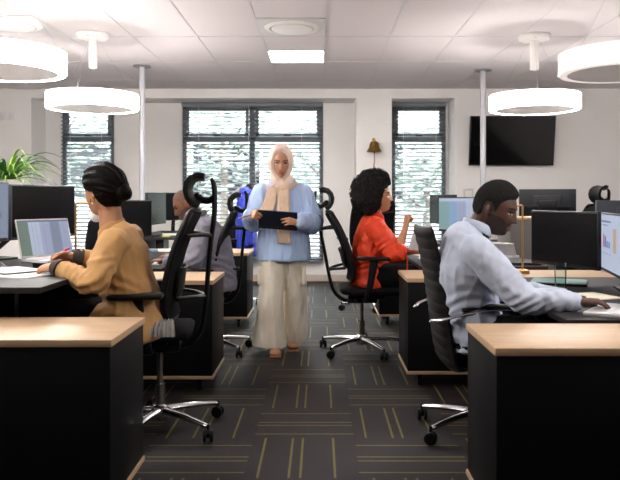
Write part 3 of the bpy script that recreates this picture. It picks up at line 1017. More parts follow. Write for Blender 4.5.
def executive_chair(loc, rz, label):
    r = empty('office_chair', (loc[0], loc[1], 0), rz, label, 'chair')
    star_base(r, rot=PI - .66 - .04)
    bm = BM(); lathe(bm, [(0, .12), (.027, .12), (.027, .24), (.016, .24), (.016, .42), (0, .42)], 18)
    build('gas_lift', bm, M['chrome'], r)
    box('mechanism', (-.1, .13, -.09, .09, .345, .40), M['plastic'], r, bev=.012)
    # ribbed shell: seat and back as padded ribs
    prof = []
    pts = [(.24, .445), (.20, .462), (.05, .45), (-.08, .44), (-.16, .455), (-.205, .51), (-.222, .60), (-.236, .70), (-.254, .80), (-.276, .90), (-.30, .99), (-.318, 1.05)]

    def sample(pts, n):
        d = [0]
        for a, b in zip(pts[:-1], pts[1:]): d.append(d[-1] + math.dist(a, b))
        out = []
        for k in range(n):
            t = d[-1] * k / (n - 1)
            i = max(j for j in range(len(d)) if d[j] <= t + 1e-9); i = min(i, len(pts) - 2)
            u = (t - d[i]) / (d[i + 1] - d[i])
            out.append((pts[i][0] * (1 - u) + pts[i + 1][0] * u, pts[i][1] * (1 - u) + pts[i + 1][1] * u))
        return out

    def rib_panel(pts, ribs, hw, th):
        bm = BM()
        S = sample(pts, ribs * 6 + 1)
        n = len(S)
        F_, B_ = [], []
        for i, (x, z) in enumerate(S):
            tx = S[min(i + 1, n - 1)][0] - S[max(i - 1, 0)][0]; tz = S[min(i + 1, n - 1)][1] - S[max(i - 1, 0)][1]
            L = math.hypot(tx, tz); nx, nz = tz / L, -tx / L
            puff = abs(math.sin(PI * i / 6)) ** .5 * .005
            e = min(1, min(i, n - 1 - i) / 3)
            fr, br = [], []
            for j in range(11):
                u = -1 + j / 5
                edge = (1 - abs(u) ** 6)
                h = (th / 2 + puff) * (.35 + .65 * edge) * (.5 + .5 * e)
                fr.append(bm.verts.new((x + nx * h + .02 * u * u * nx, u * hw, z + nz * h + .02 * u * u * nz)))
                br.append(bm.verts.new((x - nx * h + .02 * u * u * nx, u * hw, z - nz * h + .02 * u * u * nz)))
            F_.append(fr); B_.append(br)
        for i in range(n - 1):
            for j in range(10):
                bm.faces.new((F_[i][j], F_[i][j + 1], F_[i + 1][j + 1], F_[i + 1][j]))
                bm.faces.new((B_[i][j + 1], B_[i][j], B_[i + 1][j], B_[i + 1][j + 1]))
            bm.faces.new((F_[i + 1][0], B_[i + 1][0], B_[i][0], F_[i][0]))
            bm.faces.new((F_[i][-1], B_[i][-1], B_[i + 1][-1], F_[i + 1][-1]))
        for j in range(10):
            bm.faces.new((F_[0][j + 1], F_[0][j], B_[0][j], B_[0][j + 1]))
            bm.faces.new((F_[-1][j], F_[-1][j + 1], B_[-1][j + 1], B_[-1][j]))
        return bm
    build('seat', rib_panel([(.26, .43), (.23, .452), (.05, .44), (-.10, .43), (-.16, .435)], 7, .235, .03), M['leather'], r)
    build('backrest', rib_panel([(-.10, .35), (-.145, .355), (-.172, .39), (-.188, .46), (-.200, .55), (-.213, .65), (-.228, .75), (-.245, .85), (-.266, .95), (-.285, 1.02), (-.294, 1.055)], 14, .225, .03), M['leather'], r)
    for s in (-1, 1):
        bm = BM()
        chain(bm, [(.05, s * .16, .40), (.12, s * .29, .42), (.215, s * .30, .53), (.20, s * .30, .645), (.06, s * .30, .675), (-.12, s * .30, .655), (-.235, s * .28, .625), (-.275, s * .22, .61)],
              [(.014, .008)] * 8, 10, ref=(0, s, 0), sub=5)
        ar = build('armrest', bm, M['chrome'], r)
        bm = BM()
        chain(bm, [(.20, s * .30, .662), (.10, s * .30, .688), (-.06, s * .30, .688), (-.14, s * .30, .672)], [(.024, .012)] * 4, 12, ref=(0, 1, 0), sub=4)
        build('arm_pad', bm, M['leather'], ar)
    return r


executive_chair((.80, 3.59), .04, 'ribbed black leather office chair with chrome arms under the white shirted man')
#PART2

# ------------------------------------------------------------------ people
def remesh(bm, voxel, it=3, fac=0.5):
    bmesh.ops.recalc_face_normals(bm, faces=bm.faces)
    me = bpy.data.meshes.new('tmp')
    bm.to_mesh(me); bm.free()
    o = bpy.data.objects.new('tmp', me)
    COL.objects.link(o)
    m = o.modifiers.new('r', 'REMESH'); m.mode = 'VOXEL'; m.voxel_size = voxel; m.adaptivity = 0
    if it:
        s = o.modifiers.new('s', 'SMOOTH'); s.factor = fac; s.iterations = it
    dg = bpy.context.evaluated_depsgraph_get()
    dg.update()
    out = bpy.data.meshes.new_from_object(o.evaluated_get(dg))
    bpy.data.objects.remove(o)
    bpy.data.meshes.remove(me)
    return out


def link_mesh(name, me, mats, parent, label=None):
    me.name = name
    for m in mats: me.materials.append(m)
    me.shade_smooth()
    o = bpy.data.objects.new(name, me)
    COL.objects.link(o)
    o.parent = parent
    if label: o['label'] = label
    return o


def wrinkle(me, amp, fr, seed=0, folds=()):
    """cloth folds along the normals; folds: (centre, radius, axis, wavelength, amp) accordion creases"""
    n = len(me.vertices)
    co = np.empty(n * 3); me.vertices.foreach_get('co', co); co = co.reshape(-1, 3)
    no = np.empty(n * 3); me.vertices.foreach_get('normal', no); no = no.reshape(-1, 3)
    d = np.zeros(n)
    f = Vector(fr)
    off = Vector((seed * 3.1, seed * 1.7, seed * 2.3))
    for i in range(n):
        p = co[i]
        q = Vector((p[0] * f.x, p[1] * f.y, p[2] * f.z)) + off
        v = noise.noise(q)
        w = noise.noise(q * 2.3 + Vector((5, 1, 2)))
        x_ = noise.noise(Vector((q.x * 1.6 + q.z * .8, q.y * 1.6, q.z * 1.2 - q.x * .6)) + Vector((9, 4, 7)))
        d[i] = ((max(0, 1 - abs(v) * 3)) ** 1.5 * .9 + (max(0, 1 - abs(x_) * 3.2)) ** 1.5 * .8 + w * .4 - .5) * amp
    for c, r, ax, wl, a in folds:
        ax = np.array(Vector(ax).normalized()); c = np.array(c)
        v = co - c
        g = np.exp(-(v ** 2).sum(1) / r ** 2)
        d += g * a * np.sin((v @ ax) / wl * 2 * PI + 2 * np.sin(v[:, 2] * 25 + v[:, 1] * 31))
    co += no * d[:, None]
    me.vertices.foreach_set('co', co.ravel())
    me.update()


def sstep(a, b, x):
    t = np.clip((x - a) / (b - a), 0, 1)
    return t * t * (3 - 2 * t)


def head_pos(D):
    x, y, z = D[:, 0], D[:, 1], D[:, 2]
    px, py, pz = x * .096, y * .076, z * .118
    low = np.clip(-z, 0, 1)
    py = py * (1 - .30 * low ** 1.6)
    px = np.where(x < 0, px * (1 - .50 * sstep(.1, .9, low)), px)
    px = np.where(x < 0, px * (1 + .06 * np.clip(z + .3, 0, 1)), px)
    f = np.clip(x, 0, 1) ** .5
    px = px + np.clip(x, 0, 1) ** .35 * .030 * sstep(.35, .9, low)
    ay = np.abs(py)

    def G(v, c, s): return np.exp(-((v - c) / s) ** 2)
    rid = np.where(pz > -.028, np.clip((.026 - pz) / .054, 0, 1) ** 1.1, np.exp(-((pz + .028) / .008) ** 2))
    dx = .025 * rid * G(py, 0, .0095 + .004 * np.clip((.02 - pz) / .05, 0, 1))
    dx = dx + .010 * G(ay, .013, .007) * G(pz, -.029, .009)
    dx = dx - .015 * G(ay, .030, .017) * G(pz, .010, .013)
    dx = dx + .007 * G(ay, .026, .022) * G(pz, .033, .009)
    dx = dx + .008 * G(ay, .031, .012) * G(pz, .007, .008)
    dx = dx + .004 * G(ay, .046, .018) * G(pz, -.018, .018)
    lips = G(py, 0, .021)
    dx = dx + .004 * G(py, 0, .03) * G(pz, -.062, .022)
    dx = dx + lips * (.009 * G(pz, -.055, .0055) + .010 * G(pz, -.069, .0065) - .004 * G(pz, -.0618, .003))
    dx = dx - .004 * G(py, 0, .025) * G(pz, -.083, .008)
    dx = dx + .010 * G(py, 0, .022) * G(pz, -.103, .014)
    return np.stack([px + f * dx, py, pz], 1)


def head_bm(bm, mtx, nu=128, nv=96, thick=None, ears=True, s=1.0):
    """sculpted closed head surface; thick(D,P)->offset along D"""
    D = []
    for i in range(1, nv):
        ph = PI * i / nv
        for j in range(nu):
            th = 2 * PI * j / nu
            D.append((math.sin(ph) * math.cos(th), math.sin(ph) * math.sin(th), math.cos(ph)))
    D.append((0, 0, 1)); D.append((0, 0, -1))
    D = np.array(D)
    P = head_pos(D)
    if thick is not None:
        P = P + D * thick(D, P)[:, None]
    vs = [bm.verts.new(mtx @ Vector(p * s)) for p in P]
    for i in range(nv - 2):
        for j in range(nu):
            j2 = (j + 1) % nu
            bm.faces.new((vs[i * nu + j], vs[(i + 1) * nu + j], vs[(i + 1) * nu + j2], vs[i * nu + j2]))
    for j in range(nu):
        j2 = (j + 1) % nu
        bm.faces.new((vs[j], vs[j2], vs[-2]))
        k = (nv - 2) * nu
        bm.faces.new((vs[k + j2], vs[k + j], vs[-1]))
    if ears:
        for sd in (-1, 1):
            e = mtx @ Matrix.Translation(Vector((-.006, sd * .077, .0)) * s) @ Matrix.Rotation(sd * .35, 4, 'Z') @ Matrix.Rotation(-.15, 4, 'Y')
            chain(bm, [e @ (V(.004, 0, .026) * s), e @ (V(-.016, sd * .006, .030) * s), e @ (V(-.024, sd * .008, .012) * s), e @ (V(-.016, sd * .006, -.012) * s), e @ (V(.0, 0, -.028) * s)], [.006 * s, .006 * s, .006 * s, .0065 * s, .007 * s], 8)
            ellipsoid(bm, e @ (V(-.006, 0, .0) * s), (.017 * s, .008 * s, .025 * s), 12, e.to_3x3().to_4x4())


def frame(c, fwd, up=(0, 0, 1)):
    f = Vector(fwd).normalized()
    y = Vector(up).cross(f).normalized()
    z = f.cross(y)
    m = Matrix((f, y, z)).transposed().to_4x4()
    m.translation = Vector(c)
    return m


def hand(bm, wrist, d, pn, th, s=1.0, curl=(.3, .35, .4, .45), thumb=.5, spread=.1):
    """d: pointing direction, pn: direction the palm faces, th: towards the thumb side"""
    w = Vector(wrist); d = Vector(d).normalized(); th = Vector(th)
    th = (th - d * th.dot(d)).normalized()
    p = d.cross(th).normalized()
    if p.dot(Vector(pn)) < 0: p = -p
    L = .088 * s
    chain(bm, [w - d * .03 * s, w + d * .005, w + d * .045 * s, w + d * L], [(.027 * s, .019 * s), (.029 * s, .018 * s), (.039 * s, .0165 * s), (.0385 * s, .012 * s)], 14, ref=th)
    offs = (.031, .0105, -.0105, -.030)
    lens = (.068, .076, .071, .056)
    for k in range(4):
        b = w + d * (L - .012 * s - abs(k - 1.2) * .004 * s) + th * offs[k] * s - p * .002
        dd = (d + th * spread * (1.2 - k) * .5).normalized()
        r = (.0088 if k < 3 else .0078) * s
        pts = [b]
        ang = 0
        q = b
        c = curl[k]
        for seg_, f in enumerate((.46, .30, .24)):
            ang += c * (1.0, 1.15, .8)[seg_]
            v = dd * math.cos(ang) + p * math.sin(ang)
            q = q + v * lens[k] * f * s * 1.12
            pts.append(q)
        chain(bm, pts, [r * 1.05, r, r * .93, r * .82], 10, sub=3, curve=False)
    b = w + d * .022 * s + th * .024 * s
    v1 = (d * .72 + th * .62 + p * .35).normalized()
    v2 = (d * .95 + th * (.35 - thumb * .5) + p * (.25 + thumb * .5)).normalized()
    chain(bm, [b - v1 * .012 * s, b + v1 * .034 * s, b + v1 * .034 * s + v2 * .030 * s, b + v1 * .034 * s + v2 * .052 * s + p * thumb * .006], [.0145 * s, .0115 * s, .0105 * s, .0085 * s], 10)


def torso(bm, spine, wid, lat, seg=22):
    chain(bm, spine, wid, seg, ref=lat, sub=4, dome=.12)


def arm(bm, sh, el, wr, r=(.052, .046, .038, .042, .027), fat=0.0):
    sh, el, wr = Vector(sh), Vector(el), Vector(wr)
    chain(bm, [sh, sh.lerp(el, .4), el, el.lerp(wr, .35), wr], [k + fat for k in r], 14)


def leg(bm, hip, kn, an, r=(.088, .075, .055, .054, .036), fat=0.0):
    hip, kn, an = Vector(hip), Vector(kn), Vector(an)
    chain(bm, [hip, hip.lerp(kn, .5), kn, kn.lerp(an, .35), an], [k + fat for k in r], 16)


def paint_face(me, HM, s, eye_open=1.0, beard=False):
    n = len(me.polygons)
    c = np.empty(n * 3); me.polygons.foreach_get('center', c); c = c.reshape(-1, 3)
    inv = np.array(HM.inverted())
    L = (c @ inv[:3, :3].T + inv[:3, 3]) / s
    x, y, z = L.T
    ay = np.abs(y)
    mi = np.zeros(n, dtype=np.int32)
    near = (np.abs(x) < .16) & (ay < .11) & (np.abs(z) < .135)
    fr = near & (x > .045)
    if beard:
        bd = near & (x > -.005) & (((z < -.05 + .03 * sstep(.02, .065, ay)) & (z > -.135)) | ((z < -.0415) & (z > -.053) & (ay < .03)))
        bd &= ~((ay < .02) & (z < -.07) & (z > -.084) & (x > .06))
        mi[bd] = 5
    mi[fr & (((y / .0225) ** 2 + ((z + .0615) / .0125) ** 2) < 1)] = 1
    e = ((ay - .031) / .0145) ** 2 + ((z - .008) / (.0065 * eye_open)) ** 2
    mi[fr & (e < 1)] = 2
    ed = ((ay - .031) / .0175) ** 2 + ((z - .0095) / (.0085)) ** 2
    mi[fr & (ed < 1) & (z > .008 + .0045 * eye_open - .0022)] = 3
    mi[fr & ((((ay - .0305) / .0058) ** 2 + ((z - .008) / (.0068 * eye_open)) ** 2) < 1)] = 3
    arch = .030 + .004 * np.sin((ay - .012) / .04 * PI)
    mi[fr & (ay > .012) & (ay < .050) & (np.abs(z - arch) < .0042 - .0018 * (ay - .012) / .04)] = 4
    me.polygons.foreach_set('material_index', mi)
    me.update()


def person(loc, label, skins, HM, hs, spine, wid, lat, neck, arms, hands, legs, feet, eye_open=1.0, beard=False, voxel=.0038):
    o = Vector((loc[0], loc[1], 0))
    root = empty('person', o, label=label, cat='person')
    bm = BM()
    T = Matrix.Translation(-o)
    r = lambda p: Vector(p) - o
    HML = T @ HM
    head_bm(bm, HML, s=hs)
    hc = HML @ (V(-.022, 0, -.035) * hs)
    chain(bm, [r(neck) - V(0, 0, .04), r(neck).lerp(hc, .45), hc], [(.066 * hs, .060 * hs), (.055 * hs, .056 * hs), (.056 * hs, .060 * hs)], 16, ref=lat)
    torso(bm, [r(p) for p in spine], [(a * .84, b * .80) for a, b in wid], lat)
    for a in arms: arm(bm, *[r(p) for p in a[:3]], fat=-.006)
    for h in hands:
        h = dict(h); h['wrist'] = r(h['wrist']); hand(bm, **h)
    for l in legs: leg(bm, *[r(p) for p in l], fat=-.012)
    for an, d in feet:
        an = r(an); d = Vector(d).normalized()
        z = V(0, 0, 1); tip = an + d * .165; tip.z = max(.028, an.z - .05)
        heel = an - d * .035; heel.z = an.z - .045
        chain(bm, [heel, an + d * .05 - V(0, 0, .035), an + d * .11 - V(0, 0, .048), tip], [(.032, .03), (.038, .034), (.044, .022), (.036, .014)], 12, ref=z.cross(d))
        chain(bm, [an + V(0, 0, .08), an - V(0, 0, .03)], [.036, .036], 12)
    me = remesh(bm, voxel, 2, .35)
    paint_face(me, HML, hs, eye_open, beard)
    link_mesh('body', me, skins, root)
    return root, o, HML


def hair_cap(root, HML, hs, zb, t, mat_, noise_amp=.0, nfreq=40, extra=None, voxel=None, name='hair', sharp=.05, inner=-.012, ns=(1, 1, 1), nu=160, nv=120):
    bm = BM()
    xs = [p[0] for p in zb]; ys = [p[1] for p in zb]

    def th(D, P):
        z0 = np.interp(D[:, 0], xs, ys)
        m = sstep(-sharp, sharp, D[:, 2] - z0)
        tt = t(D) if callable(t) else np.full(len(D), t)
        if noise_amp:
            nz = np.array([noise.noise(Vector((d[0] * nfreq * ns[0], d[1] * nfreq * ns[1], d[2] * nfreq * ns[2]))) + .6 * noise.noise(Vector((d[0], d[1], d[2])) * nfreq * 2.1) for d in D])
            tt = tt + noise_amp * nz
        return inner + (tt - inner) * m
    head_bm(bm, HML, nu, nv, th, ears=False, s=hs)
    if extra: extra(bm)
    if voxel:
        return link_mesh(name, remesh(bm, voxel, 1, .3), [mat_], root)
    return build(name, bm, mat_, root, angle=None)


def garment(name, root, o, lofts, mat_, voxel=.008, it=4, amp=.004, fr=(9, 9, 5), seed=0, folds=(), label=None):
    bm = BM()
    for f in lofts: f(bm)
    me = remesh(bm, voxel, it, .5)
    wrinkle(me, amp, fr, seed, [(tuple(Vector(c) - o), r, ax, wl, a) for c, r, ax, wl, a in folds])
    return link_mesh(name, me, [mat_], root, label)


SHORT_ZB = [(-1, -.50), (-.60, -.50), (-.42, -.20), (-.28, .24), (-.05, .26), (.08, .10), (.2, -.02), (.27, .12), (.36, .40), (.48, .54), (.62, .62), (1, .70)]
FEM_ZB = [(-1, -.66), (-.55, -.64), (-.30, -.45), (-.1, .0), (.1, .0), (.25, .06), (.4, .26), (.6, .52), (1, .66)]

# ---- white shirted man at the bar chart monitor (faces +x)
skA = skin_mats('deep', (84, 56, 45), (110, 68, 60), beard=(50, 34, 29))
HM = frame((.852, 3.40, 1.146), (.80, -.46, -.34))
lat = (0.05, 1, 0)
sp = [(.77, 3.46, .53), (.745, 3.45, .70), (.715, 3.43, .87), (.715, 3.42, .985), (.76, 3.415, 1.05)]
shR, elR, wrR = (.730, 3.245, .955), (.915, 3.14, .745), (1.125, 3.06, .745)
shL, elL, wrL = (.74, 3.60, .955), (.93, 3.64, .735), (1.15, 3.30, .733)
root, o, HML = person((.77, 3.46), 'man in a white shirt seated at the desk typing on a silver laptop', skA, HM, 1.03, sp,
    [(.15, .10), (.14, .095), (.165, .105), (.15, .085), (.07, .06)], lat, (.765, 3.415, 1.06),
    [(shR, elR, wrR), (shL, elL, wrL)],
    [dict(wrist=wrR, d=(.95, -.12, .05), pn=(0, 0, -1), th=(.1, 1, 0), s=1.03, curl=(.32, .36, .38, .38), thumb=.25),
     dict(wrist=wrL, d=(.8, -.55, 0), pn=(0, 0, -1), th=(-.5, -.8, 0), s=1.03, curl=(.3, .34, .36, .4), thumb=.25)],
    [((.80, 3.36, .53), (1.22, 3.34, .53), (1.20, 3.34, .10)), ((.80, 3.56, .53), (1.22, 3.60, .53), (1.20, 3.6, .10))],
    [], eye_open=.75, beard=True)
hair_cap(root, HML, 1.03, SHORT_ZB, lambda D: .012 + .012 * np.clip(D[:, 2], 0, 1), M['hairshort'], .003, 22, nu=220, nv=160, sharp=.10, inner=-.006)
r = lambda p: Vector(p) - o
arR = [r(shR), r(shR).lerp(r(elR), .5), r(elR), r(elR).lerp(r(wrR), .5), r(wrR)]
arL = [r(shL), r(shL).lerp(r(elL), .5), r(elL), r(elL).lerp(r(wrL), .5), r(wrL)]
garment('shirt', root, o, [
    lambda b: torso(b, [r((.775, 3.46, .47)), r((.765, 3.46, .56)), r((.735, 3.45, .70)), r((.712, 3.43, .86)), r((.715, 3.42, .985)), r((.755, 3.415, 1.055))],
                    [(.185, .135), (.19, .145), (.185, .14), (.205, .145), (.165, .11), (.07, .062)], lat),
    lambda b: chain(b, [arR[0] + V(-.01, .03, -.005), *arR], [.066, .074, .074, .066, .054, .040], 16),
    lambda b: chain(b, [arL[0] + V(-.01, -.03, -.005), *arL], [.066, .074, .072, .064, .050, .038], 16)],
    M['paleblue'], .0075, 4, .0055, (10, 10, 6), 1,
    folds=[(elR, .10, (.5, 0, -.8), .035, .006), ((.80, 3.25, .82), .12, (.6, 0, .8), .06, .006), ((.68, 3.35, .64), .14, (0, .3, 1), .06, .008), ((1.03, 3.1, .745), .10, (1, 0, 0), .05, .004)])
bm = BM()
chain(bm, [r((.828, 3.41, 1.015)), r((.802, 3.352, 1.045)), r((.745, 3.348, 1.072)), r((.703, 3.415, 1.085)), r((.745, 3.482, 1.072)), r((.802, 3.478, 1.045)), r((.828, 3.415, 1.015))],
      [(.012, .007)] + [(.022, .007)] * 5 + [(.012, .007)], 10, ref=(0, 0, 1), sub=6)
build('collar', bm, M['paleblue'], root)
bm = BM()
wr_d = (r(wrR) - r(elR)).normalized()
chain(bm, [r(wrR) - wr_d * .045, r(wrR) - wr_d * .005], [.0435, .041], 20, sub=2, dome=False)
cu = build('cuff', bm, M['paleblue'], root)
garment('trousers', root, o, [lambda b: leg(b, r((.80, 3.36, .55)), r((1.22, 3.34, .545)), r((1.20, 3.34, .13)), fat=.012), lambda b: leg(b, r((.80, 3.56, .55)), r((1.22, 3.60, .545)), r((1.20, 3.6, .13)), fat=.012),
                              lambda b: torso(b, [r((.77, 3.46, .48)), r((.77, 3.46, .60))], [(.185, .14), (.17, .125)], lat)], M['blacktrouser'], .009, 3, .003, seed=2)
for yy in (3.34, 3.6):
    bm = BM(); chain(bm, [r((1.16, yy, .05)), r((1.24, yy, .055)), r((1.36, yy, .035)), r((1.43, yy, .03))], [(.036, .045), (.042, .05), (.046, .032), (.034, .022)], 14, ref=(0, 1, 0))
    build('shoe', bm, M['shoe'], root)

bm = BM()
for k in range(4): ellipsoid(bm, r((.862 - .012 * k, 3.42, .955 - .07 * k)), (.004, .006, .006), 10)
build('button', bm, M['white'], root)

# ---- woman in a camel blazer (faces -x)
skB = skin_mats('tan', (186, 136, 104), (150, 82, 74))
HM = frame((-1.085, 3.50, 1.232), (-.86, .42, -.18))
lat = (0, 1, 0)
sp = [(-.94, 3.5, .62), (-.955, 3.5, .78), (-1.0, 3.5, .93), (-1.02, 3.5, 1.02), (-1.04, 3.5, 1.085)]
shL, elL, wrL = (-.985, 3.335, .985), (-1.035, 3.20, .815), (-1.27, 3.36, .868)
shR, elR, wrR = (-.995, 3.67, .99), (-1.10, 3.78, .85), (-1.30, 3.66, .895)
root, o, HML = person((-.94, 3.5), 'woman in a camel blazer with dark hair in a bun writing with a pink pen', skB, HM, .99, sp,
    [(.14, .10), (.12, .09), (.13, .09), (.09, .05), (.055, .05)], lat, (-1.04, 3.5, 1.09),
    [(shL, elL, wrL), (shR, elR, wrR)],
    [dict(wrist=wrL, d=(-.92, .34, -.05), pn=(0, .2, -1), th=(.2, .9, .3), s=.93, curl=(.5, .55, .6, .65), thumb=.5),
     dict(wrist=wrR, d=(-.9, -.25, -.12), pn=(0, -.5, -.8), th=(-.1, -.7, .7), s=.93, curl=(.7, .8, .9, .95), thumb=.7)],
    [((-.98, 3.40, .62), (-1.40, 3.40, .60), (-1.38, 3.40, .10)), ((-.98, 3.60, .62), (-1.40, 3.60, .60), (-1.38, 3.6, .10))], [])


def bun(bm):
    ellipsoid(bm, HML @ V(-.125, .0, -.030), (.040, .046, .042), 20, HML.to_3x3().to_4x4())
    for k in range(7):
        a = k * .9
        c = V(-.130, 0, -.030)
        chain(bm, [HML @ (c + V(.02 * math.cos(a + i * .7) * 0 - .012, .034 * math.cos(a + i * .5), .032 * math.sin(a + i * .5))) for i in range(5)], [.010] * 5, 8)
    # strands drawn back from the face to the bun
    rnd = random.Random(11)
    E = Vector((-.95, 0, -.30)).normalized()
    for k in range(54):
        f = -1.42 + 2.84 * k / 53
        S = Vector((.52 * math.cos(f) + .12, math.sin(f) * .95, .78 * math.cos(f) + .12)).normalized()
        pts = []
        for i in range(8):
            D = S.slerp(E, i / 8.6)
            A = np.array([tuple(D)])
            h = .023 + .012 * max(0, -D.x) + rnd.uniform(-.001, .003) + .004 * math.sin(i * .8 + k * .9)
            pts.append(HML @ Vector((head_pos(A) + A * h)[0]))
        chain(bm, pts, [.003] + [.0050] * 6 + [.004], 6, sub=2)
    for sd in (-1, 1):
        for k in range(4):
            chain(bm, [HML @ V(.055 - .012 * k, sd * (.062 + .006 * k), .058 - .012 * k), HML @ V(0, sd * .088, .03 - .006 * k), HML @ V(-.06, sd * .078, .0), HML @ V(-.11, sd * .03, -.025)], [.007, .010, .012, .012], 8)
    

hair_cap(root, HML, .99, FEM_ZB, lambda D: .022 + .014 * np.clip(-D[:, 0], 0, 1), M['hairblack'], .004, 6, bun, .0038, ns=(1, 1, 4))
for sd in (1,):
    bm = BM()
    e = HML @ V(-.002, .084, -.046)
    pts = [e + V(.013 * math.cos(a) * .8, 0, .013 * math.sin(a)) for a in [i * PI / 6 for i in range(13)]]
    chain(bm, pts, [.0022] * 13, 8, dome=False, sub=2)
    build('earring', bm, M['gold'], root)
r = lambda p: Vector(p) - o
AL = [r(shL), r(shL).lerp(r(elL), .5), r(elL), r(elL).lerp(r(wrL), .5), r(wrL) + (r(elL) - r(wrL)).normalized() * .03]
AR = [r(shR), r(shR).lerp(r(elR), .5), r(elR), r(elR).lerp(r(wrR), .5), r(wrR) + (r(elR) - r(wrR)).normalized() * .03]
garment('blazer', root, o, [
    lambda b: torso(b, [r((-.90, 3.5, .50)), r((-.915, 3.5, .58)), r((-.94, 3.5, .68)), r((-.972, 3.5, .80)), r((-.995, 3.5, .93)), r((-1.005, 3.5, 1.01)), r((-1.025, 3.5, 1.055))],
                    [(.225, .15), (.225, .155), (.205, .145), (.18, .13), (.18, .13), (.14, .09), (.07, .06)], lat),
    lambda b: chain(b, [r((-.95, 3.38, .66)), r((-1.02, 3.38, .655)), r((-1.08, 3.39, .64))], [(.10, .07), (.10, .06), (.085, .03)], 14, ref=(0, 1, 0)),
    lambda b: chain(b, [r((-.95, 3.62, .66)), r((-1.02, 3.62, .655)), r((-1.08, 3.61, .64))], [(.10, .07), (.10, .06), (.085, .03)], 14, ref=(0, 1, 0)),
    lambda b: chain(b, [AL[0] + V(.005, .05, -.01), *AL], [.066, .072, .068, .060, .050, .042], 16),
    lambda b: chain(b, [AR[0] + V(.005, -.05, -.01), *AR], [.066, .072, .066, .058, .050, .042], 16)],
    M['camel'], .0075, 4, .005, (8, 8, 4), 3,
    folds=[(elL, .10, (.3, .3, -.9), .045, .007), ((-1.12, 3.27, .85), .10, (1, -.4, 0), .05, .006), ((-.96, 3.36, .75), .13, (.5, 0, 1), .08, .006)])
# lapel and collar
bm = BM()
chain(bm, [r((-1.100, 3.48, .985)), r((-1.080, 3.447, 1.015)), r((-1.035, 3.437, 1.055)), r((-.985, 3.50, 1.078)), r((-1.035, 3.563, 1.055)), r((-1.080, 3.553, 1.015)), r((-1.100, 3.52, .985))],
      [(.015, .006), (.03, .008), (.026, .009), (.024, .010), (.026, .009), (.03, .008), (.015, .006)], 10, ref=(0, 0, 1), sub=6)
build('collar', bm, M['camel'], root)
for w_, e_ in ((wrL, elL), (wrR, elR)):
    bm = BM(); dd = (r(e_) - r(w_)).normalized()
    chain(bm, [r(w_) + dd * .002, r(w_) + dd * .03, r(w_) + dd * .055], [.038, .046, .050], 18, sub=3, dome=False)
    build('cuff', bm, M['cuff'], root, label='dark knitted cuff')
garment('trousers', root, o, [lambda b: leg(b, r((-.98, 3.40, .63)), r((-1.40, 3.40, .61)), r((-1.38, 3.4, .13)), fat=.012), lambda b: leg(b, r((-.98, 3.60, .63)), r((-1.40, 3.60, .61)), r((-1.38, 3.6, .13)), fat=.012)], M['blacktrouser'], .009, 3, .003, seed=4)
for yy in (3.4, 3.6):
    bm = BM(); chain(bm, [r((-1.34, yy, .05)), r((-1.42, yy, .055)), r((-1.54, yy, .035)), r((-1.60, yy, .03))], [(.034, .045), (.038, .05), (.042, .03), (.03, .02)], 14, ref=(0, 1, 0))
    build('shoe', bm, M['shoe'], root)

# ---- woman in an orange blouse (faces +x)
skC = skin_mats('warm', (196, 140, 104), (176, 86, 78))
HM = frame((.452, 5.45, 1.205), (1, -.10, .05))
lat = (0, 1, 0)
sp = [(.40, 5.45, .60), (.40, 5.45, .74), (.405, 5.45, .90), (.41, 5.45, .99), (.425, 5.45, 1.06)]
shR, elR, wrR = (.415, 5.275, .985), (.565, 5.19, .775), (.640, 5.22, .985)
shL, elL, wrL = (.42, 5.62, .985), (.58, 5.66, .78), (.78, 5.52, .775)
root, o, HML = person((.40, 5.45), 'woman with black afro hair in an orange blouse seated with a raised fist', skC, HM, .98, sp,
    [(.14, .10), (.12, .085), (.14, .10), (.13, .075), (.055, .05)], lat, (.425, 5.45, 1.07),
    [(shR, elR, wrR), (shL, elL, wrL)],
    [dict(wrist=wrR, d=(.18, .05, 1), pn=(.9, .3, -.1), th=(-.4, .9, 0), s=.95, curl=(1.15, 1.2, 1.25, 1.3), thumb=.8),
     dict(wrist=wrL, d=(.95, -.2, -.12), pn=(0, 0, -1), th=(0, -1, 0), s=.95, curl=(.3, .35, .4, .4), thumb=.3)],
    [((.43, 5.35, .60), (.86, 5.33, .60), (.84, 5.33, .10)), ((.43, 5.55, .60), (.86, 5.57, .60), (.84, 5.57, .10))], [])


def afro_t(D):
    return (.076 - .034 * D[:, 0] + .024 * D[:, 2]) * (1 - .72 * sstep(.35, .85, D[:, 0]))


AFRO_ZB = [(-1, -.78), (-.4, -.78), (-.1, -.70), (.12, -.5), (.25, .0), (.4, .40), (.58, .56), (1, .66)]


def curls(bm):
    rnd = random.Random(5)
    inv = HML
    for k in range(900):
        D = np.array([[rnd.gauss(0, 1), rnd.gauss(0, 1), rnd.gauss(0, 1)]]); D /= np.linalg.norm(D)
        if D[0, 2] < np.interp(D[0, 0], [p[0] for p in AFRO_ZB], [p[1] for p in AFRO_ZB]) + .06: continue
        p = Vector((head_pos(D) + D * (afro_t(D)[:, None] + .004))[0] * .98)
        R = rnd.uniform(.008, .018)
        q = inv @ Matrix.Translation(p) @ Matrix.Rotation(rnd.random() * 6, 4, 'X') @ Matrix.Rotation(rnd.random() * 6, 4, 'Z')
        chain(bm, [q @ V(R * math.cos(a), R * math.sin(a), .004 * a - .008) for a in (0, 1.3, 2.6, 3.9, 5.2)], [.0028] * 5, 5, sub=2)


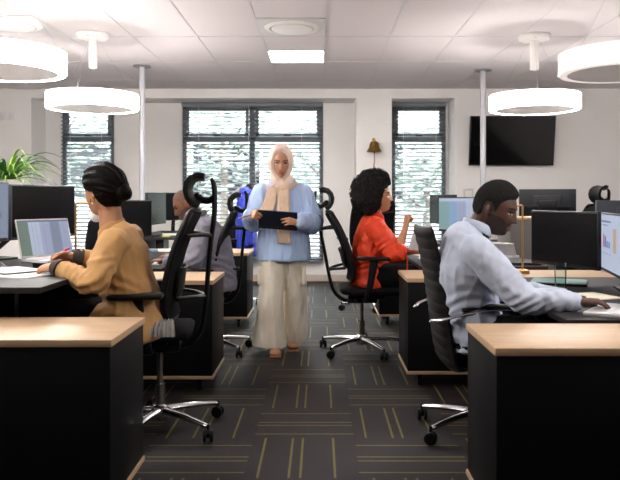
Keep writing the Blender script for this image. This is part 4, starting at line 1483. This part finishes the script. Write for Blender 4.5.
hair_cap(root, HML, .98, AFRO_ZB, afro_t, M['hairafro'], .010, 9, curls, None, sharp=.08, nu=220, nv=170)
r = lambda p: Vector(p) - o
el2 = r(elR).lerp(r(wrR), .22)
garment('blouse', root, o, [
    lambda b: torso(b, [r((.375, 5.45, .52)), r((.385, 5.45, .60)), r((.39, 5.45, .72)), r((.395, 5.45, .88)), r((.405, 5.45, 1.0)), r((.42, 5.45, 1.06))],
                    [(.20, .155), (.205, .165), (.18, .145), (.175, .135), (.145, .10), (.065, .06)], lat),
    lambda b: chain(b, [r(shR) + V(0, .05, -.01), r(shR), r(shR).lerp(r(elR), .5), r(elR) + V(-.005, 0, 0), el2], [.07, .078, .078, .076, .062], 16),
    lambda b: chain(b, [r(shL) + V(0, -.05, -.01), r(shL), r(shL).lerp(r(elL), .5), r(elL), r(elL).lerp(r(wrL), .3)], [.07, .078, .078, .074, .06], 16)],
    M['orange'], .0075, 4, .0055, (9, 9, 6), 6,
    folds=[((.48, 5.25, .86), .10, (.6, 0, -.8), .05, .007), ((.33, 5.3, .66), .14, (0, .3, 1), .06, .007)])
bm = BM()
chain(bm, [el2 + V(-.006, 0, -.02), el2 + V(.004, 0, .012)], [.068, .064], 20, sub=3)
build('sleeve_cuff', bm, M['orange'], root)
bm = BM()
chain(bm, [el2 + V(.05, -.03, -.01), el2 + V(.062, -.03, -.09), el2 + V(.06, -.03, -.18)], [(.018, .006), (.022, .005), (.016, .004)], 10, ref=(0, 1, 0))
build('sleeve_tie', bm, M['orange'], root)
bm = BM(); chain(bm, [r((.50, 5.43, 1.0)), r((.475, 5.38, 1.055)), r((.41, 5.38, 1.085)), r((.37, 5.45, 1.095)), r((.41, 5.52, 1.085)), r((.475, 5.52, 1.055)), r((.50, 5.47, 1.0))], [(.01, .006)] + [(.02, .007)] * 5 + [(.01, .006)], 10, ref=(0, 0, 1), sub=6)
build('collar', bm, M['orange'], root)
garment('trousers', root, o, [lambda b: leg(b, r((.43, 5.35, .605)), r((.86, 5.33, .605)), r((.84, 5.33, .13)), fat=.014), lambda b: leg(b, r((.43, 5.55, .605)), r((.86, 5.57, .605)), r((.84, 5.57, .13)), fat=.014)], M['blacktrouser'], .009, 3, .003, seed=8)
for yy in (5.33, 5.57):
    bm = BM(); chain(bm, [r((.80, yy, .05)), r((.88, yy, .055)), r((1.0, yy, .035)), r((1.06, yy, .03))], [(.034, .045), (.038, .05), (.042, .03), (.03, .02)], 14, ref=(0, 1, 0))
    build('shoe', bm, M['shoe'], root)

# ---- grey shirted man, head bowed (faces -x)
skD = skin_mats('brown', (112, 74, 54), (120, 74, 64), beard=(84, 58, 46))
HM = frame((-1.035, 5.42, 1.148), (-.84, -.12, -.50))
lat = (0, 1, 0)
sp = [(-0.82, 5.42, .56), (-0.835, 5.42, .72), (-0.86, 5.42, .87), (-0.9, 5.42, .97), (-0.95, 5.42, 1.03)]
shL, elL, wrL = (-0.895, 5.225, .955), (-0.915, 5.10, .745), (-1.13, 5.14, .742)
shR, elR, wrR = (-0.905, 5.62, .955), (-0.945, 5.74, .765), (-1.15, 5.52, .75)
root, o, HML = person((-0.82, 5.42), 'man in a grey shirt with a shaved bowed head reading papers at his desk', skD, HM, 1.0, sp,
    [(.155, .11), (.15, .105), (.17, .11), (.15, .085), (.065, .055)], lat, (-0.955, 5.42, 1.035),
    [(shL, elL, wrL), (shR, elR, wrR)],
    [dict(wrist=wrL, d=(-.97, .2, .0), pn=(0, 0, -1), th=(-.1, 1, 0), s=1.0, curl=(.25, .3, .35, .4), thumb=.3),
     dict(wrist=wrR, d=(-.85, -.5, .02), pn=(0, 0, -1), th=(.3, -1, 0), s=1.0, curl=(.35, .4, .45, .5), thumb=.4)],
    [((-0.86, 5.32, .55), (-1.28, 5.32, .54), (-1.26, 5.32, .10)), ((-0.86, 5.52, .55), (-1.28, 5.54, .54), (-1.26, 5.54, .10))], [], eye_open=.6, beard=True)
hair_cap(root, HML, 1.0, SHORT_ZB, .0035, mat('shaved_hair', (92, 64, 50), .8, 0, .3, 200, .4, 300), .0, 20, inner=-.008)
r = lambda p: Vector(p) - o
garment('shirt', root, o, [
    lambda b: torso(b, [r((-0.8, 5.42, .49)), r((-0.805, 5.42, .57)), r((-0.825, 5.42, .72)), r((-0.845, 5.42, .86)), r((-0.89, 5.42, .965)), r((-0.945, 5.42, 1.03))],
                    [(.20, .15), (.205, .16), (.195, .155), (.205, .15), (.165, .105), (.07, .065)], lat),
    lambda b: chain(b, [r(shL) + V(.01, .05, 0), r(shL), r(shL).lerp(r(elL), .5), r(elL), r(elL).lerp(r(wrL), .5), r(wrL)], [.07, .082, .078, .068, .056, .042], 16),
    lambda b: chain(b, [r(shR) + V(.01, -.05, 0), r(shR), r(shR).lerp(r(elR), .5), r(elR), r(elR).lerp(r(wrR), .5), r(wrR)], [.07, .082, .078, .068, .056, .042], 16)],
    M['greyshirt'], .008, 4, .005, (9, 9, 6), 9, folds=[(elL, .1, (.4, 0, -.8), .045, .006), ((-0.76, 5.3, .66), .14, (0, .3, 1), .07, .008)])
bm = BM(); chain(bm, [r((-1.02, 5.40, .985)), r((-1, 5.345, 1.03)), r((-0.94, 5.34, 1.07)), r((-0.885, 5.42, 1.09)), r((-0.94, 5.50, 1.07)), r((-1, 5.495, 1.03)), r((-1.02, 5.44, .985))], [(.01, .006)] + [(.022, .007)] * 5 + [(.01, .006)], 10, ref=(0, 0, 1), sub=6)
build('collar', bm, M['greyshirt'], root)
garment('trousers', root, o, [lambda b: leg(b, r((-0.86, 5.32, .555)), r((-1.28, 5.32, .55)), r((-1.26, 5.32, .13)), fat=.012), lambda b: leg(b, r((-0.86, 5.52, .555)), r((-1.28, 5.54, .55)), r((-1.26, 5.54, .13)), fat=.012)], M['blacktrouser'], .009, 3, .003, seed=11)
for yy in (5.32, 5.54):
    bm = BM(); chain(bm, [r((-1.26, yy, .05)), r((-1.34, yy, .055)), r((-1.46, yy, .035)), r((-1.53, yy, .03))], [(.036, .045), (.042, .05), (.046, .032), (.034, .022)], 14, ref=(0, 1, 0))
    build('shoe', bm, M['shoe'], root)

# ---- woman walking towards the camera in a headscarf
skE = skin_mats('olive', (190, 140, 108), (166, 88, 84), brow=(52, 36, 30))
HM = frame((-.303, 5.40, 1.478), (.10, -.93, -.30))
lat = (1, 0, 0)
sp = [(-.29, 5.47, .86), (-.29, 5.47, 1.0), (-.295, 5.46, 1.14), (-.295, 5.46, 1.25), (-.30, 5.45, 1.335)]
shR, elR, wrR = (-.45, 5.46, 1.24), (-.515, 5.42, 1.02), (-.515, 5.20, 1.075)
shL, elL, wrL = (-.14, 5.46, 1.24), (-.055, 5.44, 1.01), (-.155, 5.175, 1.03)
legs = [((-.355, 5.47, .84), (-.36, 5.42, .46), (-.345, 5.42, .09)), ((-.215, 5.48, .84), (-.195, 5.53, .46), (-.225, 5.66, .10))]
root, o, HML = person((-.29, 5.47), 'woman in a blush headscarf and blue shirt walking while reading a clipboard', skE, HM, 1.02, sp,
    [(.15, .10), (.12, .085), (.135, .095), (.13, .075), (.055, .05)], lat, (-.30, 5.45, 1.35),
    [(shR, elR, wrR), (shL, elL, wrL)],
    [dict(wrist=wrR, d=(.35, -.55, .05), pn=(.5, .3, -.6), th=(.5, -.2, .7), s=.93, curl=(.75, .9, 1.0, 1.05), thumb=.7),
     dict(wrist=wrL, d=(-.85, -.35, .08), pn=(-.3, .8, .2), th=(-.3, .1, .9), s=.93, curl=(.35, .4, .45, .5), thumb=.5)],
    legs, [((-.345, 5.42, .075), (.05, -1, 0)), ((-.225, 5.66, .085), (.1, -1, -.1))], eye_open=.6)


def hij_t(D, P):
    ell = (D[:, 1] / .76) ** 2 + ((D[:, 2] + .04) / .86) ** 2
    m = np.maximum(sstep(.85, 1.1, ell), 1 - sstep(.0, .15, D[:, 0]))
    return -.012 + (.012 + .022 + .006 * np.clip(-D[:, 0], 0, 1)) * m


r = lambda p: Vector(p) - o
def hij(b):
    head_bm(b, HML, 128, 96, hij_t, ears=False, s=1.02)
    chain(b, [HML @ V(-.02, 0, -.07), HML @ V(-.02, 0, -.12) + V(0, .01, -.01), r((-.30, 5.45, 1.32)), r((-.30, 5.455, 1.27))], [(.075, .07), (.082, .075), (.11, .085), (.14, .09)], 22, ref=(1, 0, 0), dome=.1)
garment('headscarf', root, o, [hij], M['hijab'], .006, 2, .003, (14, 14, 12), 12)
garment('shirt', root, o, [
    lambda b: torso(b, [r((-.285, 5.48, .72)), r((-.285, 5.48, .80)), r((-.285, 5.475, .95)), r((-.29, 5.47, 1.12)), r((-.295, 5.46, 1.235)), r((-.30, 5.455, 1.30))],
                    [(.215, .155), (.212, .155), (.20, .145), (.20, .14), (.165, .10), (.085, .07)], lat),
    lambda b: chain(b, [r((-.385, 5.52, .68)), r((-.38, 5.52, .80))], [(.10, .10), (.10, .11)], 14, ref=(1, 0, 0), dome=.1),
    lambda b: chain(b, [r(shR) + V(.05, 0, 0), r(shR), r(shR).lerp(r(elR), .5), r(elR), r(elR).lerp(r(wrR), .5), r(wrR)], [.065, .078, .084, .082, .072, .052], 16),
    lambda b: chain(b, [r(shL) + V(-.05, 0, 0), r(shL), r(shL).lerp(r(elL), .5), r(elL), r(elL).lerp(r(wrL), .5), r(wrL)], [.065, .078, .084, .084, .072, .052], 16)],
    M['blueshirt'], .0075, 3, .007, (11, 11, 2.6), 13,
    folds=[(elR, .1, (.2, .4, .9), .05, .007), (elL, .1, (-.2, .4, .9), .05, .007)])
bm = BM()
for sd in (-1, 1):
    chain(bm, [r((-.30 + sd * .035, 5.345, 1.265)), r((-.30 + sd * .085, 5.375, 1.30)), r((-.30 + sd * .10, 5.43, 1.325))], [(.022, .006), (.03, .007), (.022, .007)], 10, ref=(0, 0, 1))
build('collar', bm, M['blueshirt'], root)
bm = BM()
for k in range(5):
    ellipsoid(bm, r((-.27, 5.318 + .004 * k, 1.17 - .085 * k)), (.006, .004, .006), 10)
build('button', bm, M['white'], root)
# scarf tails
def tail(pts, w):
    bm = BM()
    me_pts = [r(p) for p in pts]
    for k in range(4):
        of = (k - 1.5) * w * .36
        chain(bm, [p + V(of, .004 * (k % 2), 0) for p in me_pts], [(w * .30, .010)] * len(me_pts), 10, ref=(1, 0, 0), sub=5)
    me = remesh(bm, .005, 1)
    wrinkle(me, .004, (30, 20, 5), 21)
    return me
garment('scarf', root, o, [lambda b: chain(b, [r((-.40, 5.42, 1.30)), r((-.33, 5.36, 1.275)), r((-.25, 5.355, 1.28)), r((-.20, 5.42, 1.32))], [(.022, .028), (.03, .03), (.03, .03), (.022, .026)], 14, ref=(0, 0, 1)),
    lambda b: [chain(b, [r((-.355 + of * .7, 5.345, 1.28)), r((-.375 + of, 5.33, 1.17)), r((-.40 + of * 1.2, 5.31, 1.10))], [(.016, .012)] * 3, 10, ref=(1, 0, 0)) for of in (-.04, -.018, .004, .026)],
    lambda b: [chain(b, [r((-.275 + of * .7, 5.34, 1.28)), r((-.275 + of, 5.315, 1.15)), r((-.272 + of, 5.305, 1.02)), r((-.268 + of * 1.1, 5.31, .86))], [(.016, .012)] * 4, 10, ref=(1, 0, 0)) for of in (-.035, -.013, .010, .032)]],
    M['scarf'], .005, 1, .003, (30, 20, 5), 22)
garment('trousers', root, o, [
    lambda b: torso(b, [r((-.29, 5.48, .76)), r((-.29, 5.48, .90))], [(.185, .14), (.165, .125)], lat),
    lambda b: chain(b, [r((-.365, 5.47, .80)), r((-.375, 5.45, .55)), r((-.385, 5.44, .30)), r((-.395, 5.44, .055))], [(.10, .115), (.094, .10), (.106, .11), (.135, .13)], 18, ref=(1, 0, 0), dome=.03),
    lambda b: chain(b, [r((-.215, 5.48, .80)), r((-.200, 5.53, .55)), r((-.200, 5.60, .30)), r((-.215, 5.68, .07))], [(.098, .115), (.094, .10), (.100, .10), (.115, .115)], 18, ref=(1, 0, 0), dome=.03)],
    M['creamtrouser'], .0085, 3, .008, (11, 11, 1.6), 14)
for sx, px in ((-1, -.47), (1, -.125)):
    bm = BM(); bx(bm, px - .012, px + .012, 5.40, 5.52, .53, .66, .008); bx(bm, px - .016, px + .016, 5.395, 5.525, .635, .67, .006)
    for v in bm.verts: v.co -= o
    build('cargo_pocket', bm, M['creamtrouser'], root)
for an, d in (((-.345, 5.42, .075), (.05, -1, 0)), ((-.225, 5.66, .085), (.1, -1, -.1))):
    a = r(an); d = Vector(d).normalized(); s_ = V(0, 0, 1).cross(d)
    bm = BM()
    z0 = a.z - .066
    chain(bm, [a - d * .07 + V(0, 0, -.062), a + d * .05 + V(0, 0, -.066), a + d * .19 + V(0, 0, -.066)], [(.036, .008), (.04, .008), (.042, .007)], 14, ref=s_)
    st = build('sandal', bm, M['sandal'], root)
    bm = BM()
    for q in (.07, .12):
        c = a + d * q + V(0, 0, -.062)
        chain(bm, [c + s_ * .046, c + s_ * .034 + V(0, 0, .032 - q * .1), c + V(0, 0, .046 - q * .14), c - s_ * .034 + V(0, 0, .032 - q * .1), c - s_ * .046], [(.012, .003)] * 5, 8, ref=d)
    build('sandal_strap', bm, M['sandal'], st)

#PART3

# ------------------------------------------------------------------ things on the desks
def laptop(label, hinge, rz, z, content, tilt=14):
    r = empty('laptop', (hinge[0], hinge[1], z), rz, label, 'laptop')
    box('base', (-.163, .163, -.225, 0, .0, .016), M['silver'], r, bev=.004)
    bm = BM()
    for j in range(5):
        for i in range(13):
            x0 = -.145 + i * .0224
            bx(bm, x0, x0 + .019, -.115 + j * .021, -.115 + j * .021 + .017, .016, .0185)
    build('keyboard', bm, M['keys'], r, smooth=False)
    box('touchpad', (-.05, .05, -.21, -.135, .0155, .0166), M['keys'], r, bev=0)
    mt = Matrix.Translation((0, -.002, .014)) @ Matrix.Rotation(math.radians(-tilt), 4, 'X')
    bm = BM(); bx(bm, -.163, .163, -.003, .004, 0, .215, .003, 0, mt)
    lid = build('lid', bm, M['silver'], r)
    screen(lid, content, -.156, .156, .012, .207, -.0035, .0008, mt)
    return r


a, b = W(21, 262, 3.7), W(73.5, 255.5, 3.97)
hc = (a + b) / 2
ang = math.atan2(b.y - a.y, b.x - a.x)
ls = empty('laptop_stand', (hc.x, hc.y, .83), ang, 'low black riser under the open spreadsheet laptop', 'stand')
box('plate', (-.14, .14, -.20, -.02, .028, .034), M['plastic'], ls, bev=.002)
for q in (-.11, .11): box('foot', (q - .012, q + .012, -.18, -.04, 0, .028), M['plastic'], ls, bev=.002)
laptop('open silver laptop showing a spreadsheet in front of the camel blazer woman', hc, ang, .864, 'sheet', 16)
laptop('open silver laptop under the white shirted man\'s hand', (1.385, 2.955), math.atan2(-.82, -.57), .705, 'pale', 12)


def sheet(label, x, y, z, rz, w=.21, h=.297, m='paper', name='paper_sheet', cat='paper', th=.0025, group=None):
    o = box(name, (-w / 2, w / 2, -h / 2, h / 2, 0, th), M[m], None, bev=0, smooth=False, label=label, cat=cat, group=group, loc=(x, y, z))
    o.rotation_euler = (0, 0, rz)
    return o


cb = empty('clipboard', (-1.545, 3.50, .836), .9, 'clipboard with a metal clip lying beside the spreadsheet laptop', 'clipboard')
box('board', (-.115, .115, -.16, .16, 0, .004), M['plastic'], cb, bev=.001)
box('paper', (-.105, .105, -.15, .13, .004, .007), M['paper'], cb, bev=0, smooth=False)
bm = BM(); bx(bm, -.05, .05, .125, .155, .004, .014, .003); chain(bm, [(-.04, .14, .016), (-.02, .15, .034), (.02, .15, .034), (.04, .14, .016)], [.003] * 4, 8)
build('clip', bm, M['chrome'], cb)
sheet('loose white papers under the clipboard at the desk edge', -1.46, 3.36, .83, 1.25, .24, .32, th=.005)
pen = empty('pen', tuple(W(52, 258.5, 3.60)), label='raspberry pink pen in the camel blazer woman\'s hand', cat='pen')
p1 = W(69, 248, 3.66) - W(52, 258.5, 3.60)
bm = BM(); chain(bm, [p1 * .12, p1 * .5, p1], [.0042, .0055, .0055], 10); build('barrel', bm, M['pink'], pen)
bm = BM(); chain(bm, [V(0, 0, 0), p1 * .12], [.001, .0042], 10); build('tip', bm, M['chrome'], pen)


def lamp(label, base, pole, top, elbow, shade, bz):
    l = empty('desk_lamp', (base[0], base[1], bz), label=label, cat='lamp', group='brass desk lamps')
    o = Vector((base[0], base[1], bz))
    bm = BM(); bx(bm, -.065, .065, -.05, .05, 0, .028, .006); build('base', bm, M['brass'], l)
    P = Vector((pole[0], pole[1], bz)) - o
    T = Vector(top) - o; E = Vector(elbow) - o; S = Vector(shade) - o
    bm = BM(); chain(bm, [P + V(0, 0, .02), V(P.x, P.y, T.z - .03), V(P.x, P.y, T.z - .012)], [.0065] * 3, 12, curve=False)
    chain(bm, [V(P.x, P.y, T.z - .03), T + (E - T) * .08, E, S], [.0065] * 4, 12)
    build('arched_pole', bm, M['brass'], l)
    bm = BM()
    mt = Matrix.Translation(S) @ Matrix.Rotation(math.radians(60), 4, 'X') @ Matrix.Rotation(.5, 4, 'Y')
    lathe(bm, [(0, .02), (.012, .02), (.03, .008), (.042, -.012), (.038, -.014), (.0, -.008)], 28, mtx=mt)
    build('shade', bm, M['white'], l)


lamp('brass desk lamp with a white shade behind the camel blazer woman\'s face', (-1.46, 4.19), (-1.463, 4.19), (-1.463, 4.19, 1.168), (-1.385, 4.19, 1.165), (-1.325, 4.15, 1.10), .83)
lamp('brass desk lamp on the oak cabinet beyond the white shirted man\'s face', (1.33, 4.70), (1.36, 4.70), (1.36, 4.70, 1.148), (1.325, 4.70, 1.145), (1.25, 4.70, 1.09), .693)

bag = empty('bag', (-1.56, 5.05, .71), .4, 'dark bag standing on a desk behind the brass lamp with the white shade', 'bag')
bm = BM(); chain(bm, [(0, 0, .02), (0, 0, .15), (0, .01, .30), (0, .02, .36)], [(.12, .08), (.13, .09), (.11, .07), (.06, .04)], 20, ref=(1, 0, 0), dome=.3)
build('body', bm, M['fabric'], bag)
bm = BM(); chain(bm, [(-.05, .02, .35), (-.03, .02, .40), (.03, .02, .40), (.05, .02, .35)], [.008] * 4, 8); build('handle', bm, M['plastic'], bag)

# white shirted man's desk
gl = empty('drinking_glass', (1.271, 3.70, .705), label='clear drinking glass of water on the desk by the teal folder', cat='glass')
bm = BM(); lathe(bm, [(0, 0), (.028, 0), (.0285, .01), (.0315, .155), (.0295, .156), (.0265, .012), (0, .010)], 36); build('tumbler', bm, M['tumbler'], gl)
bm = BM(); lathe(bm, [(0, .0125), (.0262, .0125), (.0275, .075), (0, .075)], 36); build('water', bm, M['tumbler'], gl)
fo = empty('folder', (1.385, 4.06, .705), -.38, 'teal folder with a dark backing under the large black monitor', 'folder')
box('backing', (-.165, .155, -.125, .115, 0, .012), M['plastic'], fo, bev=.002)
box('cover', (-.15, .15, -.11, .11, .012, .016), M['teal'], fo, bev=.001)
sheet('white sheet tucked beside the white shirted man\'s upper arm', 1.16, 3.86, .705, .3, .16, .26)
nb = empty('notebook', (1.32, 3.48, .705), -1.2, 'open cream notebook beside the white shirted man\'s wrist', 'notebook')
box('pages', (-.10, .0, -.14, .14, 0, .009), M['cream'], nb, bev=.002); box('pages', (.0, .10, -.14, .14, 0, .007), M['cream'], nb, bev=.002)
p = empty('pen', (1.17, 3.60, .705), .35, 'dark pen on the desk by the open cream notebook', 'pen')
bm = BM(); chain(bm, [(-.07, 0, .006), (.055, 0, .006)], [.0055, .0055], 10); build('barrel', bm, M['plastic'], p)
bm = BM(); chain(bm, [(.055, 0, .006), (.07, 0, .006)], [.005, .0015], 10); build('tip', bm, M['chrome'], p)

# orange bloused woman's desk
lp = empty('closed_laptop', (1.44, 5.22, .715), 0, 'closed dark laptop lying behind the brass lamp without a visible shade', 'laptop')
box('base', (-.15, .15, -.2, .2, 0, .012), M['plastic'], lp); box('lid', (-.15, .15, -.2, .2, .0125, .022), M['casing'], lp)
ph = empty('desk_phone', (1.47, 5.56, .715), -.6, 'silver and black desk phone beyond the closed dark laptop', 'phone')
bm = BM(); bx(bm, -.09, .09, -.08, .08, 0, .03, .006); mt = Matrix.Translation((0, .02, .03)) @ Matrix.Rotation(.6, 4, 'X'); bx(bm, -.085, .085, -.01, .01, 0, .12, .006, 0, mt)
build('body', bm, M['silver'], ph)
bm = BM(); chain(bm, [(-.06, -.07, .05), (-.06, -.03, .07), (-.06, .03, .075), (-.06, .06, .06)], [.02, .013, .013, .02], 10); build('handset', bm, M['plastic'], ph)
sheet('white sheet on the orange bloused woman\'s desk closest to the lit spreadsheet monitor', .92, 6.22, .715, .2)
sheet('white sheet on the orange bloused woman\'s desk closest to her lap', .93, 5.72, .715, -.15, .24, .32)
sheet('white sheet on the orange bloused woman\'s desk between two other sheets', .90, 5.98, .7151, .5)
hs_ = box('held_paper', (-.002, .0, -.10, .10, -.07, .08), M['paper'], None, bev=0, smooth=False, label='curled white paper with red marks held before the orange blouse', cat='paper', loc=(.775, 5.43, .865))
hs_.rotation_euler = (0, .35, -.9)
bm = BM()
for k in range(4): chain(bm, [(-.004, -.06 + .03 * k, -.03 + .01 * k), (-.0045, -.03 + .02 * k, .02), (-.004, .0 + .02 * k, .0 + .015 * k)], [.0025] * 3, 6)
mk = build('red_marks', bm, mat('red_ink', (226, 110, 120), .7), hs_)
bm = BM()
chain(bm, [(.80, 6.35, .72), (.83, 6.1, .735), (.90, 5.9, .73), (1.0, 5.7, .722), (1.15, 5.5, .72)], [.005] * 5, 8)
build('cable', bm, M['plastic'], None, label='thin black cable trailing across the orange bloused woman\'s desk', cat='cable')

# grey shirted man's desk
sheet('white sheet under the grey shirted man\'s hands', -1.27, 5.26, .71, .2)
sheet('white papers on the oak cabinet beyond the grey shirted man', -1.40, 6.72, .693, .3, .3, .22, th=.012)
sheet('blue covered notebook on the oak cabinet beyond the grey shirted man', -1.66, 6.65, .693, -.2, .2, .15, 'bluebook', 'notebook', 'notebook', .014)
sheet('white papers on the raised desk beneath the dark monitors', -1.55, 7.6, .80, .3, .3, .22, th=.012)
sheet('yellow note pad on the raised desk beneath the dark monitors', -1.60, 7.28, .80, .1, .08, .08, 'yellow', 'note_pad', 'note pad', .012)
sheet('flat dark tablet on the raised desk behind the grey shirted man\'s head', -1.36, 7.42, .80, .05, .26, .18, 'plastic', 'tablet', 'tablet', .02)
bxw = box('paper_box', (-.04, .04, -.04, .04, 0, .07), M['white'], None, label='small white box at the desk edge behind the camel blazer', cat='box', loc=(-1.66, 6.5, .693))

# clipboard and pen of the walking woman
cbm = Matrix((V(1, -.04, -.075).normalized(), V(.0, .62, -.78).normalized(), V(0, 0, 1))).transposed()
cw = empty('clipboard', (-.312, 5.17, 1.045), label='dark navy clipboard held by the walking woman in a headscarf', cat='clipboard')
ax = V(.99, -.04, -.075).normalized(); ay = V(-.05, .62, -.78); ay = (ay - ax * ay.dot(ax)).normalized(); az = ax.cross(ay)
mt = Matrix((ax, ay, az)).transposed().to_4x4()
bm = BM(); bx(bm, -.145, .145, -.075, .10, -.005, .004, .003, 0, mt); build('board', bm, M['navy'], cw)
bm = BM(); bx(bm, -.13, .13, -.065, .09, .004, .0065, 0, 0, mt); build('paper', bm, M['paper'], cw, smooth=False)
pw = empty('pen', (-.575, 5.17, 1.06), label='tan pen in the walking woman\'s raised fingers', cat='pen')
bm = BM(); chain(bm, [(-.02, -.005, -.008), (.13, -.02, .03)], [.0055, .0055], 10); build('barrel', bm, M['brownpen'], pw)
bm = BM(); chain(bm, [(-.035, -.003, -.012), (-.02, -.005, -.008)], [.0015, .005], 10); build('tip', bm, M['chrome'], pw)

# cloth on the chair seat, jacket on the far chair
pc_ = empty('pleated_cloth', (-.78, 3.42, .58), label='silver pleated cloth lying on the chair seat behind the camel blazer', cat='cloth')
bm = BM()
n = 40
rows = []
for j, (yy, zz, hw) in enumerate(((.06, .012, .05), (.0, .022, .065), (-.06, .016, .08), (-.085, -.005, .088), (-.092, -.045, .092))):
    row = []
    for i in range(n + 1):
        u = i / n
        wv = math.sin(u * 2 * PI * 9) * .006
        row.append(bm.verts.new((-hw + 2 * hw * u, yy - (wv if j > 2 else 0), zz + (wv if j <= 2 else 0) + .004)))
    rows.append(row)
for a_, b_ in zip(rows[:-1], rows[1:]):
    for i in range(n): bm.faces.new((a_[i], a_[i + 1], b_[i + 1], b_[i]))
bmesh.ops.solidify(bm, geom=list(bm.faces), thickness=.004)
build('pleats', bm, M['skirtgrey'], pc_)

jo = V(-.84, 7.45, 0)
jk = empty('jacket', jo, label='royal blue jacket draped over the empty office chair by the big window', cat='jacket')
garment('cloth', jk, jo, [
    lambda b: chain(b, [(.03, 0, 1.30), (.05, 0, 1.22), (.055, 0, 1.05), (.055, 0, .85), (.06, 0, .60)], [(.045, .09), (.085, .16), (.10, .20), (.105, .21), (.115, .22)], 20, ref=(1, 0, 0), dome=.2),
    lambda b: chain(b, [(.02, -.14, 1.20), (.08, -.20, 1.0), (.11, -.22, .72)], [.05, .055, .05], 12),
    lambda b: chain(b, [(.02, .14, 1.20), (.08, .20, 1.0), (.10, .22, .72)], [.05, .055, .05], 12)],
    M['bluejacket'], .009, 2, .010, (18, 18, 2.2), 31)

# ------------------------------------------------------------------ light and camera
w = bpy.data.worlds.new('World')
SC.world = w
w.use_nodes = True
bg = w.node_tree.nodes['Background']
bg.inputs['Color'].default_value = (0.84, 0.92, 1.0, 1)
bg.inputs['Strength'].default_value = 5.5
sd = bpy.data.lights.new('sun', 'SUN'); sd.energy = 4.0; sd.angle = math.radians(3); sd.color = (1, .95, .88)
so = bpy.data.objects.new('sun', sd); COL.objects.link(so)
so.rotation_euler = (math.radians(40), 0, math.radians(-15))

cd = bpy.data.cameras.new('camera')
co = bpy.data.objects.new('camera', cd)
COL.objects.link(co)
co.location = (0, 0, CH)
co.rotation_euler = (PI / 2, 0, 0)
cd.sensor_width = 36.0
cd.lens = F / 620.0 * 36.0
cd.shift_x = -10.0 / 620.0
cd.shift_y = -42.0 / 620.0
cd.dof.use_dof = True
cd.dof.focus_distance = 4.6
cd.dof.aperture_fstop = 4.5
SC.camera = co
SC.view_settings.view_transform = 'Standard'
SC.view_settings.look = 'None'
SC.view_settings.exposure = 1.8
SC.view_settings.gamma = 1.0
SC.cycles.use_denoising = True
SC.cycles.max_bounces = 8
SC.cycles.diffuse_bounces = 5
SC.cycles.transparent_max_bounces = 16
SC.cycles.sample_clamp_indirect = 6.0
